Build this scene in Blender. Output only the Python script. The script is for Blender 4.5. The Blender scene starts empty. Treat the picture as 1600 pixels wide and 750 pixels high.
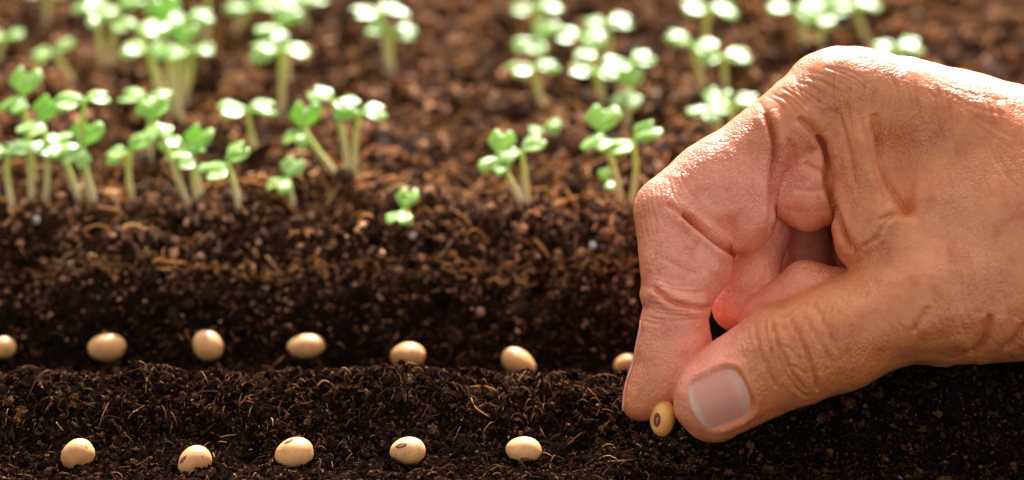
import bpy, math, random
import numpy as np
from mathutils import Vector, Matrix

S = 0.001                       # all modelling is in millimetres, placed in metres
SC = bpy.context.scene
COL = SC.collection
rng = np.random.default_rng(7)
random.seed(7)

# ------------------------------------------------------------------ camera
PITCH = math.radians(25.0)
DIST = 600.0                    # camera to the focus plane, mm
K = 6.2 * DIST                  # focal length in photograph pixels
FWD = np.array([0.0, math.cos(PITCH), -math.sin(PITCH)])
UP = np.array([0.0, math.sin(PITCH), math.cos(PITCH)])
RIGHT = np.array([1.0, 0.0, 0.0])
CAMP = -FWD * DIST
cam_d = bpy.data.cameras.new("camera")
cam = bpy.data.objects.new("camera", cam_d)
COL.objects.link(cam)
cam.location = Vector(CAMP * S)
cam.rotation_euler = (math.pi / 2 - PITCH, 0, 0)
cam_d.sensor_width = 36.0
cam_d.lens = 36.0 * K / 1600.0
cam_d.clip_start = 0.01
cam_d.clip_end = 2000.0
cam_d.dof.use_dof = True
cam_d.dof.focus_distance = (DIST + 2) * S
cam_d.dof.aperture_fstop = (cam_d.lens / 14.5)
SC.camera = cam

# ------------------------------------------------------------------ light
SUN_EL = math.radians(41.5)
SUN_AZ = math.radians(9.0)      # from +y (straight behind the bed) towards +x
world = bpy.data.worlds.new("World")
SC.world = world
world.use_nodes = True
wn = world.node_tree
bg = wn.nodes['Background']
sky = wn.nodes.new('ShaderNodeTexSky')
sky.sky_type = 'NISHITA'
sky.sun_disc = False
sky.sun_elevation = SUN_EL
sky.sun_rotation = SUN_AZ
sky.dust_density = 4.0
hs = wn.nodes.new('ShaderNodeHueSaturation')      # thin bright cloud: a paler sky
hs.inputs['Saturation'].default_value = 0.03
wn.links.new(sky.outputs[0], hs.inputs['Color'])
wn.links.new(hs.outputs[0], bg.inputs[0])
bg.inputs[1].default_value = 0.13
sun_d = bpy.data.lights.new("sun", 'SUN')
sun_d.energy = 5.0
sun_d.angle = math.radians(0.8)
sun_d.color = (1.0, 0.965, 0.91)
sun = bpy.data.objects.new("sun", sun_d)
COL.objects.link(sun)
sdir = np.array([math.sin(SUN_AZ) * math.cos(SUN_EL), math.cos(SUN_AZ) * math.cos(SUN_EL), math.sin(SUN_EL)])
sun.rotation_euler = Vector(sdir).to_track_quat('Z', 'Y').to_euler()
sun.location = Vector(sdir)
SC.view_settings.view_transform = 'Standard'
SC.view_settings.look = 'None'
SC.view_settings.exposure = 1.27
SC.view_settings.gamma = 1.0
SC.view_settings.use_curve_mapping = False

# ------------------------------------------------------------------ geometry of the view (mm)
def unproject(px, py, w=0.0):
    """photograph pixel and height w (mm) of the point in front of the focus plane -> place in mm"""
    Z = -w
    k = (DIST + Z) / K
    return RIGHT * ((px - 800) * k) + UP * ((375 - py) * k) + FWD * Z

def ray(px, py):
    d = FWD + RIGHT * ((px - 800) / K) + UP * ((375 - py) / K)
    return d / np.linalg.norm(d)

def project(P):
    P = np.asarray(P, float)
    Z = P @ FWD
    return 800 + (P @ RIGHT) / (DIST + Z) * K, 375 - (P @ UP) / (DIST + Z) * K

# ------------------------------------------------------------------ noise
def _hash(ix, iy, iz, seed):
    h = (ix * 374761393 + iy * 668265263 + iz * 2147483647 % 4294967296 * 0 + iz * 1274126177 + seed * 974634777) & 0xFFFFFFFF
    h = ((h ^ (h >> 13)) * 1103515245) & 0xFFFFFFFF
    h = (h ^ (h >> 16)) & 0xFFFFFFFF
    h = (h * 2246822519) & 0xFFFFFFFF
    return ((h ^ (h >> 15)) & 0xFFFFFF) / float(0xFFFFFF) * 2 - 1

def noise(x, y, z=None, seed=0):
    x = np.asarray(x, float); y = np.asarray(y, float)
    two = z is None
    ix = np.floor(x).astype(np.int64); iy = np.floor(y).astype(np.int64)
    fx = x - ix; fy = y - iy
    fx = fx * fx * (3 - 2 * fx); fy = fy * fy * (3 - 2 * fy)
    def layer(iz):
        a = _hash(ix, iy, iz, seed); b = _hash(ix + 1, iy, iz, seed)
        c = _hash(ix, iy + 1, iz, seed); d = _hash(ix + 1, iy + 1, iz, seed)
        return (a * (1 - fx) + b * fx) * (1 - fy) + (c * (1 - fx) + d * fx) * fy
    if two:
        return layer(np.zeros_like(ix))
    z = np.asarray(z, float)
    iz = np.floor(z).astype(np.int64); fz = z - iz; fz = fz * fz * (3 - 2 * fz)
    return layer(iz) * (1 - fz) + layer(iz + 1) * fz

def fbm(x, y, z=None, octaves=4, seed=0, gain=0.5):
    t = 0; a = 1.0; f = 1.0
    for o in range(octaves):
        t = t + a * noise(x * f + 13.7 * o, y * f + 5.1 * o, None if z is None else z * f + 3.3 * o, seed + o)
        a *= gain; f *= 2.03
    return t

# ------------------------------------------------------------------ ground shape
def smooth_profile(y):
    ys = np.array([-4000, -120, -70, -45, -32, -23, -14, -6, 1, 6, 12, 20, 28, 35, 44, 56, 66, 76, 90, 130, 200, 4000.0])
    zs = np.array([-44, -44, -45.5, -47.5, -50.0, -51.8, -49.5, -45.2, -42.6, -42.2, -45.2, -52, -56.8, -56.5, -50, -38, -30, -27, -27, -26.5, -26, -26.0])
    m = np.zeros(len(ys))
    d = np.diff(zs) / np.diff(ys)
    for i in range(1, len(ys) - 1):
        m[i] = 0 if d[i - 1] * d[i] <= 0 else 2 * d[i - 1] * d[i] / (d[i - 1] + d[i])
    i = np.clip(np.searchsorted(ys, y) - 1, 0, len(ys) - 2)
    h = ys[i + 1] - ys[i]
    t = np.clip((y - ys[i]) / h, 0, 1)
    return ((2*t**3 - 3*t**2 + 1) * zs[i] + (t**3 - 2*t**2 + t) * h * m[i] + (-2*t**3 + 3*t**2) * zs[i+1] + (t**3 - t**2) * h * m[i+1])

def ground_base(x, y):
    x = np.asarray(x, float); y = np.asarray(y, float)
    yy = y + (5.0 * noise(x / 34.0, y / 60.0, seed=3) + 3.2 * noise(x / 11.0, y / 18.0, seed=33)) * np.exp(-((y - 58) / 20.0) ** 2) + 2.2 * noise(x / 21.0, y / 60.0 + 7, seed=34) * np.exp(-((y - 10) / 16.0) ** 2)
    z = smooth_profile(yy)
    crest = np.exp(-((y - 5) / 8.0) ** 2)
    z = z + crest * (1.5 * noise(x / 17.0 + 2.2, y / 30.0, seed=5) + 1.6 * noise(x / 7.0 + 2.2, y / 9.0, seed=6) + 2.3 * np.exp(-((x + 35) / 14.0) ** 2) - 1.6 * np.exp(-((x - 2) / 14.0) ** 2) - 1.0 * np.exp(-((x + 78) / 10.0) ** 2))
    z = z + np.exp(-((y - 50) / 11.0) ** 2) * (1.8 * noise(x / 8.0, y / 6.0, seed=15) + 1.2 * noise(x / 3.6, y / 3.0, seed=16))
    low = 1 / (1 + np.exp((y - 24) / 3.0))
    z = z + low * 0.8 * noise(x / 5.5, y / 5.5, seed=14)
    bed = 1 / (1 + np.exp(-(y - 62) / 5.0))
    z = z + bed * (2.6 * fbm(x / 19.0, y / 19.0, octaves=2, seed=11) + 2.4 * noise(x / 8.0, y / 8.0, seed=12) - 3.2 * np.clip(noise(x / 13.0, y / 15.0, seed=19) - 0.12, 0, 1) * np.clip((y - 75) / 25, 0, 1))
    return z

def rough_amount(x, y):
    crest = np.exp(-((y - 3) / 13.0) ** 2)
    trench = np.exp(-((y - 34) / 9.0) ** 2)
    bed = 1 / (1 + np.exp(-(y - 58) / 5.0))
    return 0.75 + 0.5 * crest - 0.35 * trench + 0.7 * bed

def ground(x, y, detail=True):
    z = ground_base(x, y)
    if detail:
        r = rough_amount(x, y)
        a = noise(x / 4.2, y / 4.2, seed=21); b = noise(x / 2.1, y / 2.1, seed=22); c = noise(x / 1.05, y / 1.05, seed=23)
        z = z + r * (0.95 * a + 0.62 * (1 - 2 * np.abs(b)) + 0.30 * c)
    return z

def hit_ground(px, py, lift=0.0, ymin=-400.0, detail=False):
    d = ray(px, py)
    t = 420.0
    if ymin > -300:
        t = max(t, (ymin - CAMP[1]) / d[1])
    while t < 3000:
        p = CAMP + d * t
        if p[2] <= float(ground(p[0], p[1], detail)) + lift:
            return p
        t += 0.4
    return CAMP + d * 900

# ------------------------------------------------------------------ mesh helpers
def mesh_obj(name, V, F, mat=None, parent=None, smooth=True, scale=S, loc=None):
    me = bpy.data.meshes.new(name)
    V = np.asarray(V, dtype=np.float32) * scale
    if isinstance(F, np.ndarray):
        n, k = F.shape
        me.vertices.add(len(V)); me.vertices.foreach_set('co', V.ravel())
        me.loops.add(n * k); me.loops.foreach_set('vertex_index', F.astype(np.int32).ravel())
        me.polygons.add(n)
        me.polygons.foreach_set('loop_start', np.arange(0, n * k, k, dtype=np.int32))
        me.polygons.foreach_set('loop_total', np.full(n, k, dtype=np.int32))
        me.update(calc_edges=True)
    else:
        me.from_pydata(V.tolist(), [], F)
        me.update()
    if smooth:
        me.polygons.foreach_set('use_smooth', np.ones(len(me.polygons), dtype=bool))
    if mat: me.materials.append(mat)
    o = bpy.data.objects.new(name, me)
    COL.objects.link(o)
    if loc is not None: o.location = Vector(np.asarray(loc) * S)
    if parent: o.parent = parent
    return o

def empty(name, loc):
    o = bpy.data.objects.new(name, None)
    o.empty_display_size = 0.005
    COL.objects.link(o)
    o.location = Vector(np.asarray(loc, float) * S)
    return o

def tag(o, label=None, cat=None, group=None, kind=None):
    if label: o['label'] = label
    if cat: o['category'] = cat
    if group: o['group'] = group
    if kind: o['kind'] = kind
    return o

def frames(P):
    """tangent, normal, binormal along a polyline"""
    P = np.asarray(P, float)
    T = np.gradient(P, axis=0); T /= np.linalg.norm(T, axis=1)[:, None] + 1e-9
    n = np.cross(T[0], [0.3, 0.2, 0.9]); n /= np.linalg.norm(n)
    N = [n]
    for i in range(1, len(P)):
        n = N[-1] - T[i] * (N[-1] @ T[i]); n /= np.linalg.norm(n) + 1e-9
        N.append(n)
    N = np.array(N); B = np.cross(T, N)
    return T, N, B

def tube(P, R, sides=8, cap=True):
    P = np.asarray(P, float); R = np.broadcast_to(np.asarray(R, float), (len(P),))
    T, N, B = frames(P)
    a = np.arange(sides) / sides * 2 * math.pi
    V = (P[:, None, :] + R[:, None, None] * (np.cos(a)[None, :, None] * N[:, None, :] + np.sin(a)[None, :, None] * B[:, None, :])).reshape(-1, 3)
    F = []
    for i in range(len(P) - 1):
        for j in range(sides):
            k = (j + 1) % sides
            F.append((i * sides + j, i * sides + k, (i + 1) * sides + k, (i + 1) * sides + j))
    if cap:
        F.append(tuple(range(sides - 1, -1, -1)))
        F.append(tuple((len(P) - 1) * sides + j for j in range(sides)))
    return V, F

# ------------------------------------------------------------------ materials
def new_mat(name):
    m = bpy.data.materials.new(name); m.use_nodes = True
    nt = m.node_tree
    b = nt.nodes['Principled BSDF']
    return m, nt, b

def N_(nt, t, **kw):
    n = nt.nodes.new(t)
    for k, v in kw.items(): setattr(n, k, v)
    return n

def ramp(nt, stops, interp='LINEAR'):
    r = N_(nt, 'ShaderNodeValToRGB')
    r.color_ramp.interpolation = interp
    el = r.color_ramp.elements
    while len(el) > 1: el.remove(el[-1])
    el[0].position = stops[0][0]; el[0].color = (*stops[0][1], 1)
    for p, c in stops[1:]:
        e = el.new(p); e.color = (*c, 1)
    return r

def noise_node(nt, vec, scale, detail=4, rough=0.6):
    n = N_(nt, 'ShaderNodeTexNoise')
    n.inputs['Scale'].default_value = scale; n.inputs['Detail'].default_value = detail; n.inputs['Roughness'].default_value = rough
    if vec is not None: nt.links.new(vec, n.inputs['Vector'])
    return n

def mat_ground():
    m, nt, b = new_mat('soil')
    L = nt.links.new
    g = N_(nt, 'ShaderNodeNewGeometry')
    sep = N_(nt, 'ShaderNodeSeparateXYZ'); L(g.outputs['Position'], sep.inputs[0])
    n1 = noise_node(nt, g.outputs['Position'], 60, 3)
    add = N_(nt, 'ShaderNodeMath', operation='MULTIPLY_ADD')
    L(n1.outputs[0], add.inputs[0]); add.inputs[1].default_value = 0.030; L(sep.outputs[1], add.inputs[2])
    mr = N_(nt, 'ShaderNodeMapRange'); mr.inputs['From Min'].default_value = 0.062; mr.inputs['From Max'].default_value = 0.086
    L(add.outputs[0], mr.inputs['Value'])
    n2 = noise_node(nt, g.outputs['Position'], 420, 5, .7)
    dark = ramp(nt, [(0.3, (0.0035, 0.0024, 0.0020)), (0.6, (0.009, 0.0055, 0.0042)), (0.8, (0.028, 0.015, 0.009))])
    dry = ramp(nt, [(0.28, (0.010, 0.005, 0.003)), (0.55, (0.040, 0.018, 0.009)), (0.8, (0.16, 0.075, 0.036))])
    L(n2.outputs[0], dark.inputs[0]); L(n2.outputs[0], dry.inputs[0])
    mix = N_(nt, 'ShaderNodeMix', data_type='RGBA')
    L(mr.outputs[0], mix.inputs[0]); L(dark.outputs[0], mix.inputs[6]); L(dry.outputs[0], mix.inputs[7])
    L(mix.outputs[2], b.inputs['Base Color'])
    b.inputs['Roughness'].default_value = 0.9
    b.inputs['Specular IOR Level'].default_value = 0.0
    n3 = noise_node(nt, g.outputs['Position'], 1500, 5, .7)
    bp = N_(nt, 'ShaderNodeBump'); bp.inputs['Strength'].default_value = 0.9; bp.inputs['Distance'].default_value = 0.0006
    L(n3.outputs[0], bp.inputs['Height']); L(bp.outputs[0], b.inputs['Normal'])
    return m

def mat_crumb(name, stops, spec=0.35, rough=0.75):
    m, nt, b = new_mat(name)
    L = nt.links.new
    oi = N_(nt, 'ShaderNodeObjectInfo')
    tc = N_(nt, 'ShaderNodeNewGeometry')
    n = noise_node(nt, tc.outputs['Position'], 900, 3)
    a = N_(nt, 'ShaderNodeMath', operation='MULTIPLY_ADD'); L(n.outputs[0], a.inputs[0]); a.inputs[1].default_value = 0.5
    s = N_(nt, 'ShaderNodeMath', operation='SUBTRACT'); L(oi.outputs['Random'], s.inputs[0]); s.inputs[1].default_value = 0.25
    L(s.outputs[0], a.inputs[2])
    r = ramp(nt, stops); L(a.outputs[0], r.inputs[0]); L(r.outputs[0], b.inputs['Base Color'])
    b.inputs['Roughness'].default_value = rough
    b.inputs['Specular IOR Level'].default_value = spec
    n3 = noise_node(nt, tc.outputs['Position'], 2600, 3, .7)
    bp = N_(nt, 'ShaderNodeBump'); bp.inputs['Strength'].default_value = 0.8; bp.inputs['Distance'].default_value = 0.0003
    L(n3.outputs[0], bp.inputs['Height']); L(bp.outputs[0], b.inputs['Normal'])
    return m

def mat_fibre():
    m, nt, b = new_mat('coir_fibre')
    L = nt.links.new
    at = N_(nt, 'ShaderNodeAttribute'); at.attribute_name = 'tone'
    r = ramp(nt, [(0.0, (0.012, 0.006, 0.004)), (0.25, (0.05, 0.022, 0.011)), (0.5, (0.20, 0.085, 0.030)), (0.8, (0.46, 0.19, 0.06)), (1.0, (0.60, 0.36, 0.18))])
    L(at.outputs['Fac'], r.inputs[0]); L(r.outputs[0], b.inputs['Base Color'])
    b.inputs['Roughness'].default_value = 0.8
    b.inputs['Specular IOR Level'].default_value = 0.02
    return m

def mat_leaf():
    m, nt, b = new_mat('cotyledon_leaf')
    L = nt.links.new
    oi = N_(nt, 'ShaderNodeObjectInfo'); tc = N_(nt, 'ShaderNodeNewGeometry')
    n = noise_node(nt, tc.outputs['Position'], 260, 3)
    a = N_(nt, 'ShaderNodeMath', operation='MULTIPLY_ADD'); L(n.outputs[0], a.inputs[0]); a.inputs[1].default_value = 0.5
    s = N_(nt, 'ShaderNodeMath', operation='MULTIPLY'); L(oi.outputs['Random'], s.inputs[0]); s.inputs[1].default_value = 0.5
    L(s.outputs[0], a.inputs[2])
    r = ramp(nt, [(0.15, (0.22, 0.42, 0.02)), (0.4, (0.34, 0.54, 0.07)), (0.65, (0.48, 0.64, 0.18)), (0.9, (0.60, 0.72, 0.34))])
    L(a.outputs[0], r.inputs[0]); L(r.outputs[0], b.inputs['Base Color'])
    b.inputs['Roughness'].default_value = 0.38
    b.inputs['Specular IOR Level'].default_value = 1.0
    b.inputs['Coat Weight'].default_value = 0.6
    b.inputs['Coat Roughness'].default_value = 0.35
    tr = N_(nt, 'ShaderNodeBsdfTranslucent'); tr.inputs[0].default_value = (0.50, 0.85, 0.09, 1)
    mx = N_(nt, 'ShaderNodeMixShader'); mx.inputs[0].default_value = 0.5
    L(b.outputs[0], mx.inputs[1]); L(tr.outputs[0], mx.inputs[2])
    bp = N_(nt, 'ShaderNodeBump'); bp.inputs['Strength'].default_value = 0.4; bp.inputs['Distance'].default_value = 0.0004
    n3 = noise_node(nt, tc.outputs['Position'], 700, 3); L(n3.outputs[0], bp.inputs['Height']); L(bp.outputs[0], b.inputs['Normal'])
    L(mx.outputs[0], nt.nodes['Material Output'].inputs[0])
    return m

def mat_stem():
    m, nt, b = new_mat('seedling_stem')
    L = nt.links.new
    at = N_(nt, 'ShaderNodeAttribute'); at.attribute_name = 'along'
    r = ramp(nt, [(0.0, (0.48, 0.34, 0.22)), (0.3, (0.55, 0.47, 0.20)), (0.75, (0.50, 0.55, 0.10)), (1.0, (0.50, 0.62, 0.07))])
    L(at.outputs['Fac'], r.inputs[0]); L(r.outputs[0], b.inputs['Base Color'])
    b.inputs['Roughness'].default_value = 0.4
    b.inputs['Subsurface Weight'].default_value = 0.35
    b.inputs['Subsurface Radius'].default_value = (1, 0.9, 0.3); b.inputs['Subsurface Scale'].default_value = 0.0015
    return m

def mat_bean(name='bean_skin', warm=0.0):
    m, nt, b = new_mat(name)
    L = nt.links.new
    tc = N_(nt, 'ShaderNodeTexCoord'); oi = N_(nt, 'ShaderNodeObjectInfo')
    ad = N_(nt, 'ShaderNodeVectorMath', operation='MULTIPLY_ADD')
    L(tc.outputs['Object'], ad.inputs[0]); ad.inputs[1].default_value = (1, 1, 1)
    cmb = N_(nt, 'ShaderNodeCombineXYZ'); 
    for i in range(3): L(oi.outputs['Random'], cmb.inputs[i])
    L(cmb.outputs[0], ad.inputs[2])
    n = noise_node(nt, ad.outputs[0], 330, 3, .55)
    r = ramp(nt, [(0.3, (0.68, 0.33, 0.12)), (0.52, (0.74, 0.39, 0.145)), (0.72, (0.79, 0.47, 0.22))] if not warm else [(0.3, (0.86, 0.38, 0.085)), (0.6, (0.92, 0.47, 0.13))])
    L(n.outputs[0], r.inputs[0])
    n2 = noise_node(nt, ad.outputs[0], 1100, 2, .5)
    sp = ramp(nt, [(0.66, (1, 1, 1)), (0.71, (0.45, 0.30, 0.20))]); L(n2.outputs[0], sp.inputs[0])
    mu = N_(nt, 'ShaderNodeMix', data_type='RGBA', blend_type='MULTIPLY'); mu.inputs[0].default_value = 1
    big = noise_node(nt, ad.outputs[0], 120, 2, .5); bl = ramp(nt, [(0.36, (0.62, 0.50, 0.42)), (0.52, (1, 1, 1))]); L(big.outputs[0], bl.inputs[0])
    mb = N_(nt, 'ShaderNodeMix', data_type='RGBA', blend_type='MULTIPLY'); mb.inputs[0].default_value = 0.7; L(r.outputs[0], mb.inputs[6]); L(bl.outputs[0], mb.inputs[7]); r = mb
    L(r.outputs[2], mu.inputs[6]); L(sp.outputs[0], mu.inputs[7]); L(mu.outputs[2], b.inputs['Base Color'])
    b.inputs['Roughness'].default_value = 0.48
    b.inputs['Subsurface Weight'].default_value = 0.5
    b.inputs['Subsurface Radius'].default_value = (1, 0.6, 0.3); b.inputs['Subsurface Scale'].default_value = 0.0025
    n3 = noise_node(nt, ad.outputs[0], 900, 4, .6)
    bp = N_(nt, 'ShaderNodeBump'); bp.inputs['Strength'].default_value = 0.25; bp.inputs['Distance'].default_value = 0.0002
    L(n3.outputs[0], bp.inputs['Height']); L(bp.outputs[0], b.inputs['Normal'])
    return m

def mat_plain(name, col, rough=0.5, spec=0.5):
    m, nt, b = new_mat(name)
    tc = N_(nt, 'ShaderNodeNewGeometry')
    n = noise_node(nt, tc.outputs['Position'], 1800, 3)
    r = ramp(nt, [(0.3, tuple(c * 0.75 for c in col)), (0.7, tuple(min(1, c * 1.15) for c in col))])
    nt.links.new(n.outputs[0], r.inputs[0]); nt.links.new(r.outputs[0], b.inputs['Base Color'])
    b.inputs['Roughness'].default_value = rough; b.inputs['Specular IOR Level'].default_value = spec
    return m

def mat_skin():
    m, nt, b = new_mat('skin')
    L = nt.links.new
    at = N_(nt, 'ShaderNodeAttribute'); at.attribute_name = 'tint'
    tc = N_(nt, 'ShaderNodeNewGeometry')
    n1 = noise_node(nt, tc.outputs['Position'], 170, 4, .6)
    n2 = noise_node(nt, tc.outputs['Position'], 900, 4, .65)
    mott = ramp(nt, [(0.28, (0.84, 0.62, 0.54)), (0.46, (0.98, 0.94, 0.92)), (0.56, (1.0, 1.0, 1.0)), (0.74, (1.14, 1.22, 1.26))])
    L(n1.outputs[0], mott.inputs[0])
    mu = N_(nt, 'ShaderNodeMix', data_type='RGBA', blend_type='MULTIPLY'); mu.inputs[0].default_value = 1.0
    L(at.outputs['Color'], mu.inputs[6]); L(mott.outputs[0], mu.inputs[7])
    fine = ramp(nt, [(0.3, (0.90, 0.84, 0.80)), (0.6, (1.05, 1.06, 1.06))]); L(n2.outputs[0], fine.inputs[0])
    mu2 = N_(nt, 'ShaderNodeMix', data_type='RGBA', blend_type='MULTIPLY'); mu2.inputs[0].default_value = 0.6
    L(mu.outputs[2], mu2.inputs[6]); L(fine.outputs[0], mu2.inputs[7])
    L(mu2.outputs[2], b.inputs['Base Color'])
    b.inputs['Subsurface Weight'].default_value = 0.18
    b.inputs['Subsurface Radius'].default_value = (1.0, 0.5, 0.35); b.inputs['Subsurface Scale'].default_value = 0.0012
    b.inputs['Roughness'].default_value = 0.37
    b.inputs['Specular IOR Level'].default_value = 0.6
    # fine skin relief: cells stretched across the limb, plus pores
    mp = N_(nt, 'ShaderNodeMapping'); mp.inputs['Rotation'].default_value = (0.3, 0.6, 0.5); mp.inputs['Scale'].default_value = (1.0, 1.0, 0.55)
    L(tc.outputs['Position'], mp.inputs['Vector'])
    wob = noise_node(nt, mp.outputs[0], 300, 2)
    va = N_(nt, 'ShaderNodeVectorMath', operation='MULTIPLY_ADD')
    L(wob.outputs['Color'], va.inputs[0]); va.inputs[1].default_value = (0.0016, 0.0016, 0.0016); L(mp.outputs[0], va.inputs[2])
    v = N_(nt, 'ShaderNodeTexVoronoi', feature='DISTANCE_TO_EDGE'); v.inputs['Scale'].default_value = 1050
    L(va.outputs[0], v.inputs['Vector'])
    vr = N_(nt, 'ShaderNodeMapRange'); vr.inputs['From Max'].default_value = 0.22; L(v.outputs['Distance'], vr.inputs['Value'])
    v2 = N_(nt, 'ShaderNodeTexVoronoi', feature='DISTANCE_TO_EDGE'); v2.inputs['Scale'].default_value = 520
    L(va.outputs[0], v2.inputs['Vector'])
    vr2 = N_(nt, 'ShaderNodeMapRange'); vr2.inputs['From Max'].default_value = 0.12; L(v2.outputs['Distance'], vr2.inputs['Value'])
    s1 = N_(nt, 'ShaderNodeMath', operation='MULTIPLY_ADD'); L(vr2.outputs[0], s1.inputs[0]); s1.inputs[1].default_value = 0.6; L(vr.outputs[0], s1.inputs[2])
    s2 = N_(nt, 'ShaderNodeMath', operation='MULTIPLY_ADD'); L(n2.outputs[0], s2.inputs[0]); s2.inputs[1].default_value = 1.2; L(s1.outputs[0], s2.inputs[2])
    bp = N_(nt, 'ShaderNodeBump'); bp.inputs['Distance'].default_value = 0.00014
    nb = noise_node(nt, tc.outputs['Position'], 75, 3); sr = N_(nt, 'ShaderNodeMapRange')
    sr.inputs['From Min'].default_value = 0.32; sr.inputs['From Max'].default_value = 0.68; sr.inputs['To Min'].default_value = 0.2; sr.inputs['To Max'].default_value = 1.0
    L(nb.outputs[0], sr.inputs['Value']); L(sr.outputs[0], bp.inputs['Strength'])
    L(s2.outputs[0], bp.inputs['Height']); L(bp.outputs[0], b.inputs['Normal'])
    return m

M_GROUND = mat_ground()
M_DARK = mat_crumb('dark_crumb', [(0.0, (0.005, 0.0023, 0.0016)), (0.5, (0.018, 0.0090, 0.0062)), (0.80, (0.042, 0.021, 0.013)), (0.95, (0.085, 0.038, 0.017)), (1.0, (0.16, 0.075, 0.034))], spec=0.0, rough=0.8)
M_BROWN = mat_crumb('brown_crumb', [(0.0, (0.012, 0.005, 0.003)), (0.4, (0.085, 0.033, 0.014)), (0.75, (0.24, 0.105, 0.052)), (1.0, (0.60, 0.30, 0.15))], spec=0.2, rough=0.85)
M_CLOD = mat_crumb('dark_clod', [(0.0, (0.004, 0.0026, 0.002)), (0.6, (0.012, 0.007, 0.005)), (1.0, (0.045, 0.022, 0.012))], spec=0.0, rough=0.9)
M_FIBRE = mat_fibre(); M_LEAF = mat_leaf(); M_STEM = mat_stem(); M_BEAN = mat_bean(); M_BEAN_HELD = mat_bean('bean_skin_golden', 1.0)
M_HILUM = mat_plain('hilum_brown', (0.19, 0.052, 0.020), 0.7, 0.15)
M_SCAR = mat_plain('hilum_slit', (0.44, 0.24, 0.14), 0.7, 0.2)
M_PERLITE = mat_plain('perlite', (0.46, 0.42, 0.38), 0.8)
M_SKIN = mat_skin()

# ------------------------------------------------------------------ ground sheet
def spaced(a, b, step): return np.arange(a, b, step)
gx = np.concatenate([[-300000, -60000, -12000, -3000, -1200, -600, -400, -300], spaced(-250, -150, 3.0), spaced(-150, 150, 0.62), spaced(150, 262, 3.0), [300, 400, 600, 1200, 3000, 12000, 60000, 300000]])
gy = np.concatenate([[-60000, -12000, -3000, -1200, -600, -400, -250, -150, -110], spaced(-90, -56, 1.6), spaced(-56, 40, 0.52), spaced(40, 90, 0.75), spaced(90, 290, 1.1), spaced(290, 500, 5), [520, 580, 680, 850, 1200, 3000, 12000, 60000, 300000]])
X, Y = np.meshgrid(gx, gy)
Zg = ground(X, Y)
far = np.clip((np.maximum(np.abs(X) - 700, np.abs(Y) - 1000)) / 500, 0, 1)
Zg = Zg * (1 - far) + ground_base(X * 0, Y) * far
V = np.stack([X, Y, Zg], -1).reshape(-1, 3)
nx, ny = len(gx), len(gy)
ii = (np.arange(ny - 1)[:, None] * nx + np.arange(nx - 1)[None, :]).ravel()
F = np.stack([ii, ii + 1, ii + nx + 1, ii + nx], 1)
g = mesh_obj('soil_ground', V, F, M_GROUND)
tag(g, kind='structure')

# ------------------------------------------------------------------ scattered soil crumbs (nobody could count them)
def scatter(name, P, scl, mat, label, cat, noise_seed=0.0):
    n = len(P)
    me = bpy.data.meshes.new(name)
    me.vertices.add(n); me.vertices.foreach_set('co', (P * S).astype(np.float32).ravel())
    def attr(nm, tp, data, key):
        a = me.attributes.new(nm, tp, 'POINT'); a.data.foreach_set(key, data.ravel())
    attr('rot', 'FLOAT_VECTOR', (rng.random((n, 3)) * 6.283).astype(np.float32), 'vector')
    attr('scl', 'FLOAT_VECTOR', (scl * S).astype(np.float32), 'vector')
    attr('pick', 'INT', rng.integers(0, 4, n).astype(np.int32), 'value')
    o = bpy.data.objects.new(name, me); COL.objects.link(o)
    ng = bpy.data.node_groups.new(name + '_nodes', 'GeometryNodeTree')
    ng.interface.new_socket('Geometry', in_out='INPUT', socket_type='NodeSocketGeometry')
    ng.interface.new_socket('Geometry', in_out='OUTPUT', socket_type='NodeSocketGeometry')
    L = ng.links.new
    gi = ng.nodes.new('NodeGroupInput'); go = ng.nodes.new('NodeGroupOutput')
    jn = ng.nodes.new('GeometryNodeJoinGeometry')
    for k in range(4):
        ic = ng.nodes.new('GeometryNodeMeshIcoSphere'); ic.inputs['Radius'].default_value = 1.0; ic.inputs['Subdivisions'].default_value = 3
        sp = ng.nodes.new('GeometryNodeSetPosition')
        nz = ng.nodes.new('ShaderNodeTexNoise'); nz.noise_dimensions = '4D'; nz.inputs['W'].default_value = k * 7.7 + noise_seed
        nz.inputs['Scale'].default_value = 1.7; nz.inputs['Detail'].default_value = 4; nz.inputs['Roughness'].default_value = 0.65
        sb = ng.nodes.new('ShaderNodeVectorMath'); sb.operation = 'SUBTRACT'; sb.inputs[1].default_value = (0.5, 0.5, 0.5)
        ml = ng.nodes.new('ShaderNodeVectorMath'); ml.operation = 'SCALE'; ml.inputs['Scale'].default_value = 3.4
        L(nz.outputs['Color'], sb.inputs[0]); L(sb.outputs[0], ml.inputs[0]); L(ml.outputs[0], sp.inputs['Offset'])
        L(ic.outputs['Mesh'], sp.inputs['Geometry'])
        sm = ng.nodes.new('GeometryNodeSetMaterial'); sm.inputs['Material'].default_value = mat
        L(sp.outputs[0], sm.inputs['Geometry'])
        g2 = ng.nodes.new('GeometryNodeGeometryToInstance'); L(sm.outputs[0], g2.inputs[0]); L(g2.outputs[0], jn.inputs[0])
    ip = ng.nodes.new('GeometryNodeInstanceOnPoints')
    L(gi.outputs[0], ip.inputs['Points']); L(jn.outputs[0], ip.inputs['Instance'])
    ip.inputs['Pick Instance'].default_value = True
    for nm, tp, sock in (('rot', 'FLOAT_VECTOR', 'Rotation'), ('scl', 'FLOAT_VECTOR', 'Scale'), ('pick', 'INT', 'Instance Index')):
        na = ng.nodes.new('GeometryNodeInputNamedAttribute'); na.data_type = tp; na.inputs['Name'].default_value = nm
        L(na.outputs['Attribute'], ip.inputs[sock])
    L(ip.outputs[0], go.inputs[0])
    md = o.modifiers.new('scatter', 'NODES'); md.node_group = ng
    tag(o, label, cat, kind='stuff')
    return o

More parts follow.
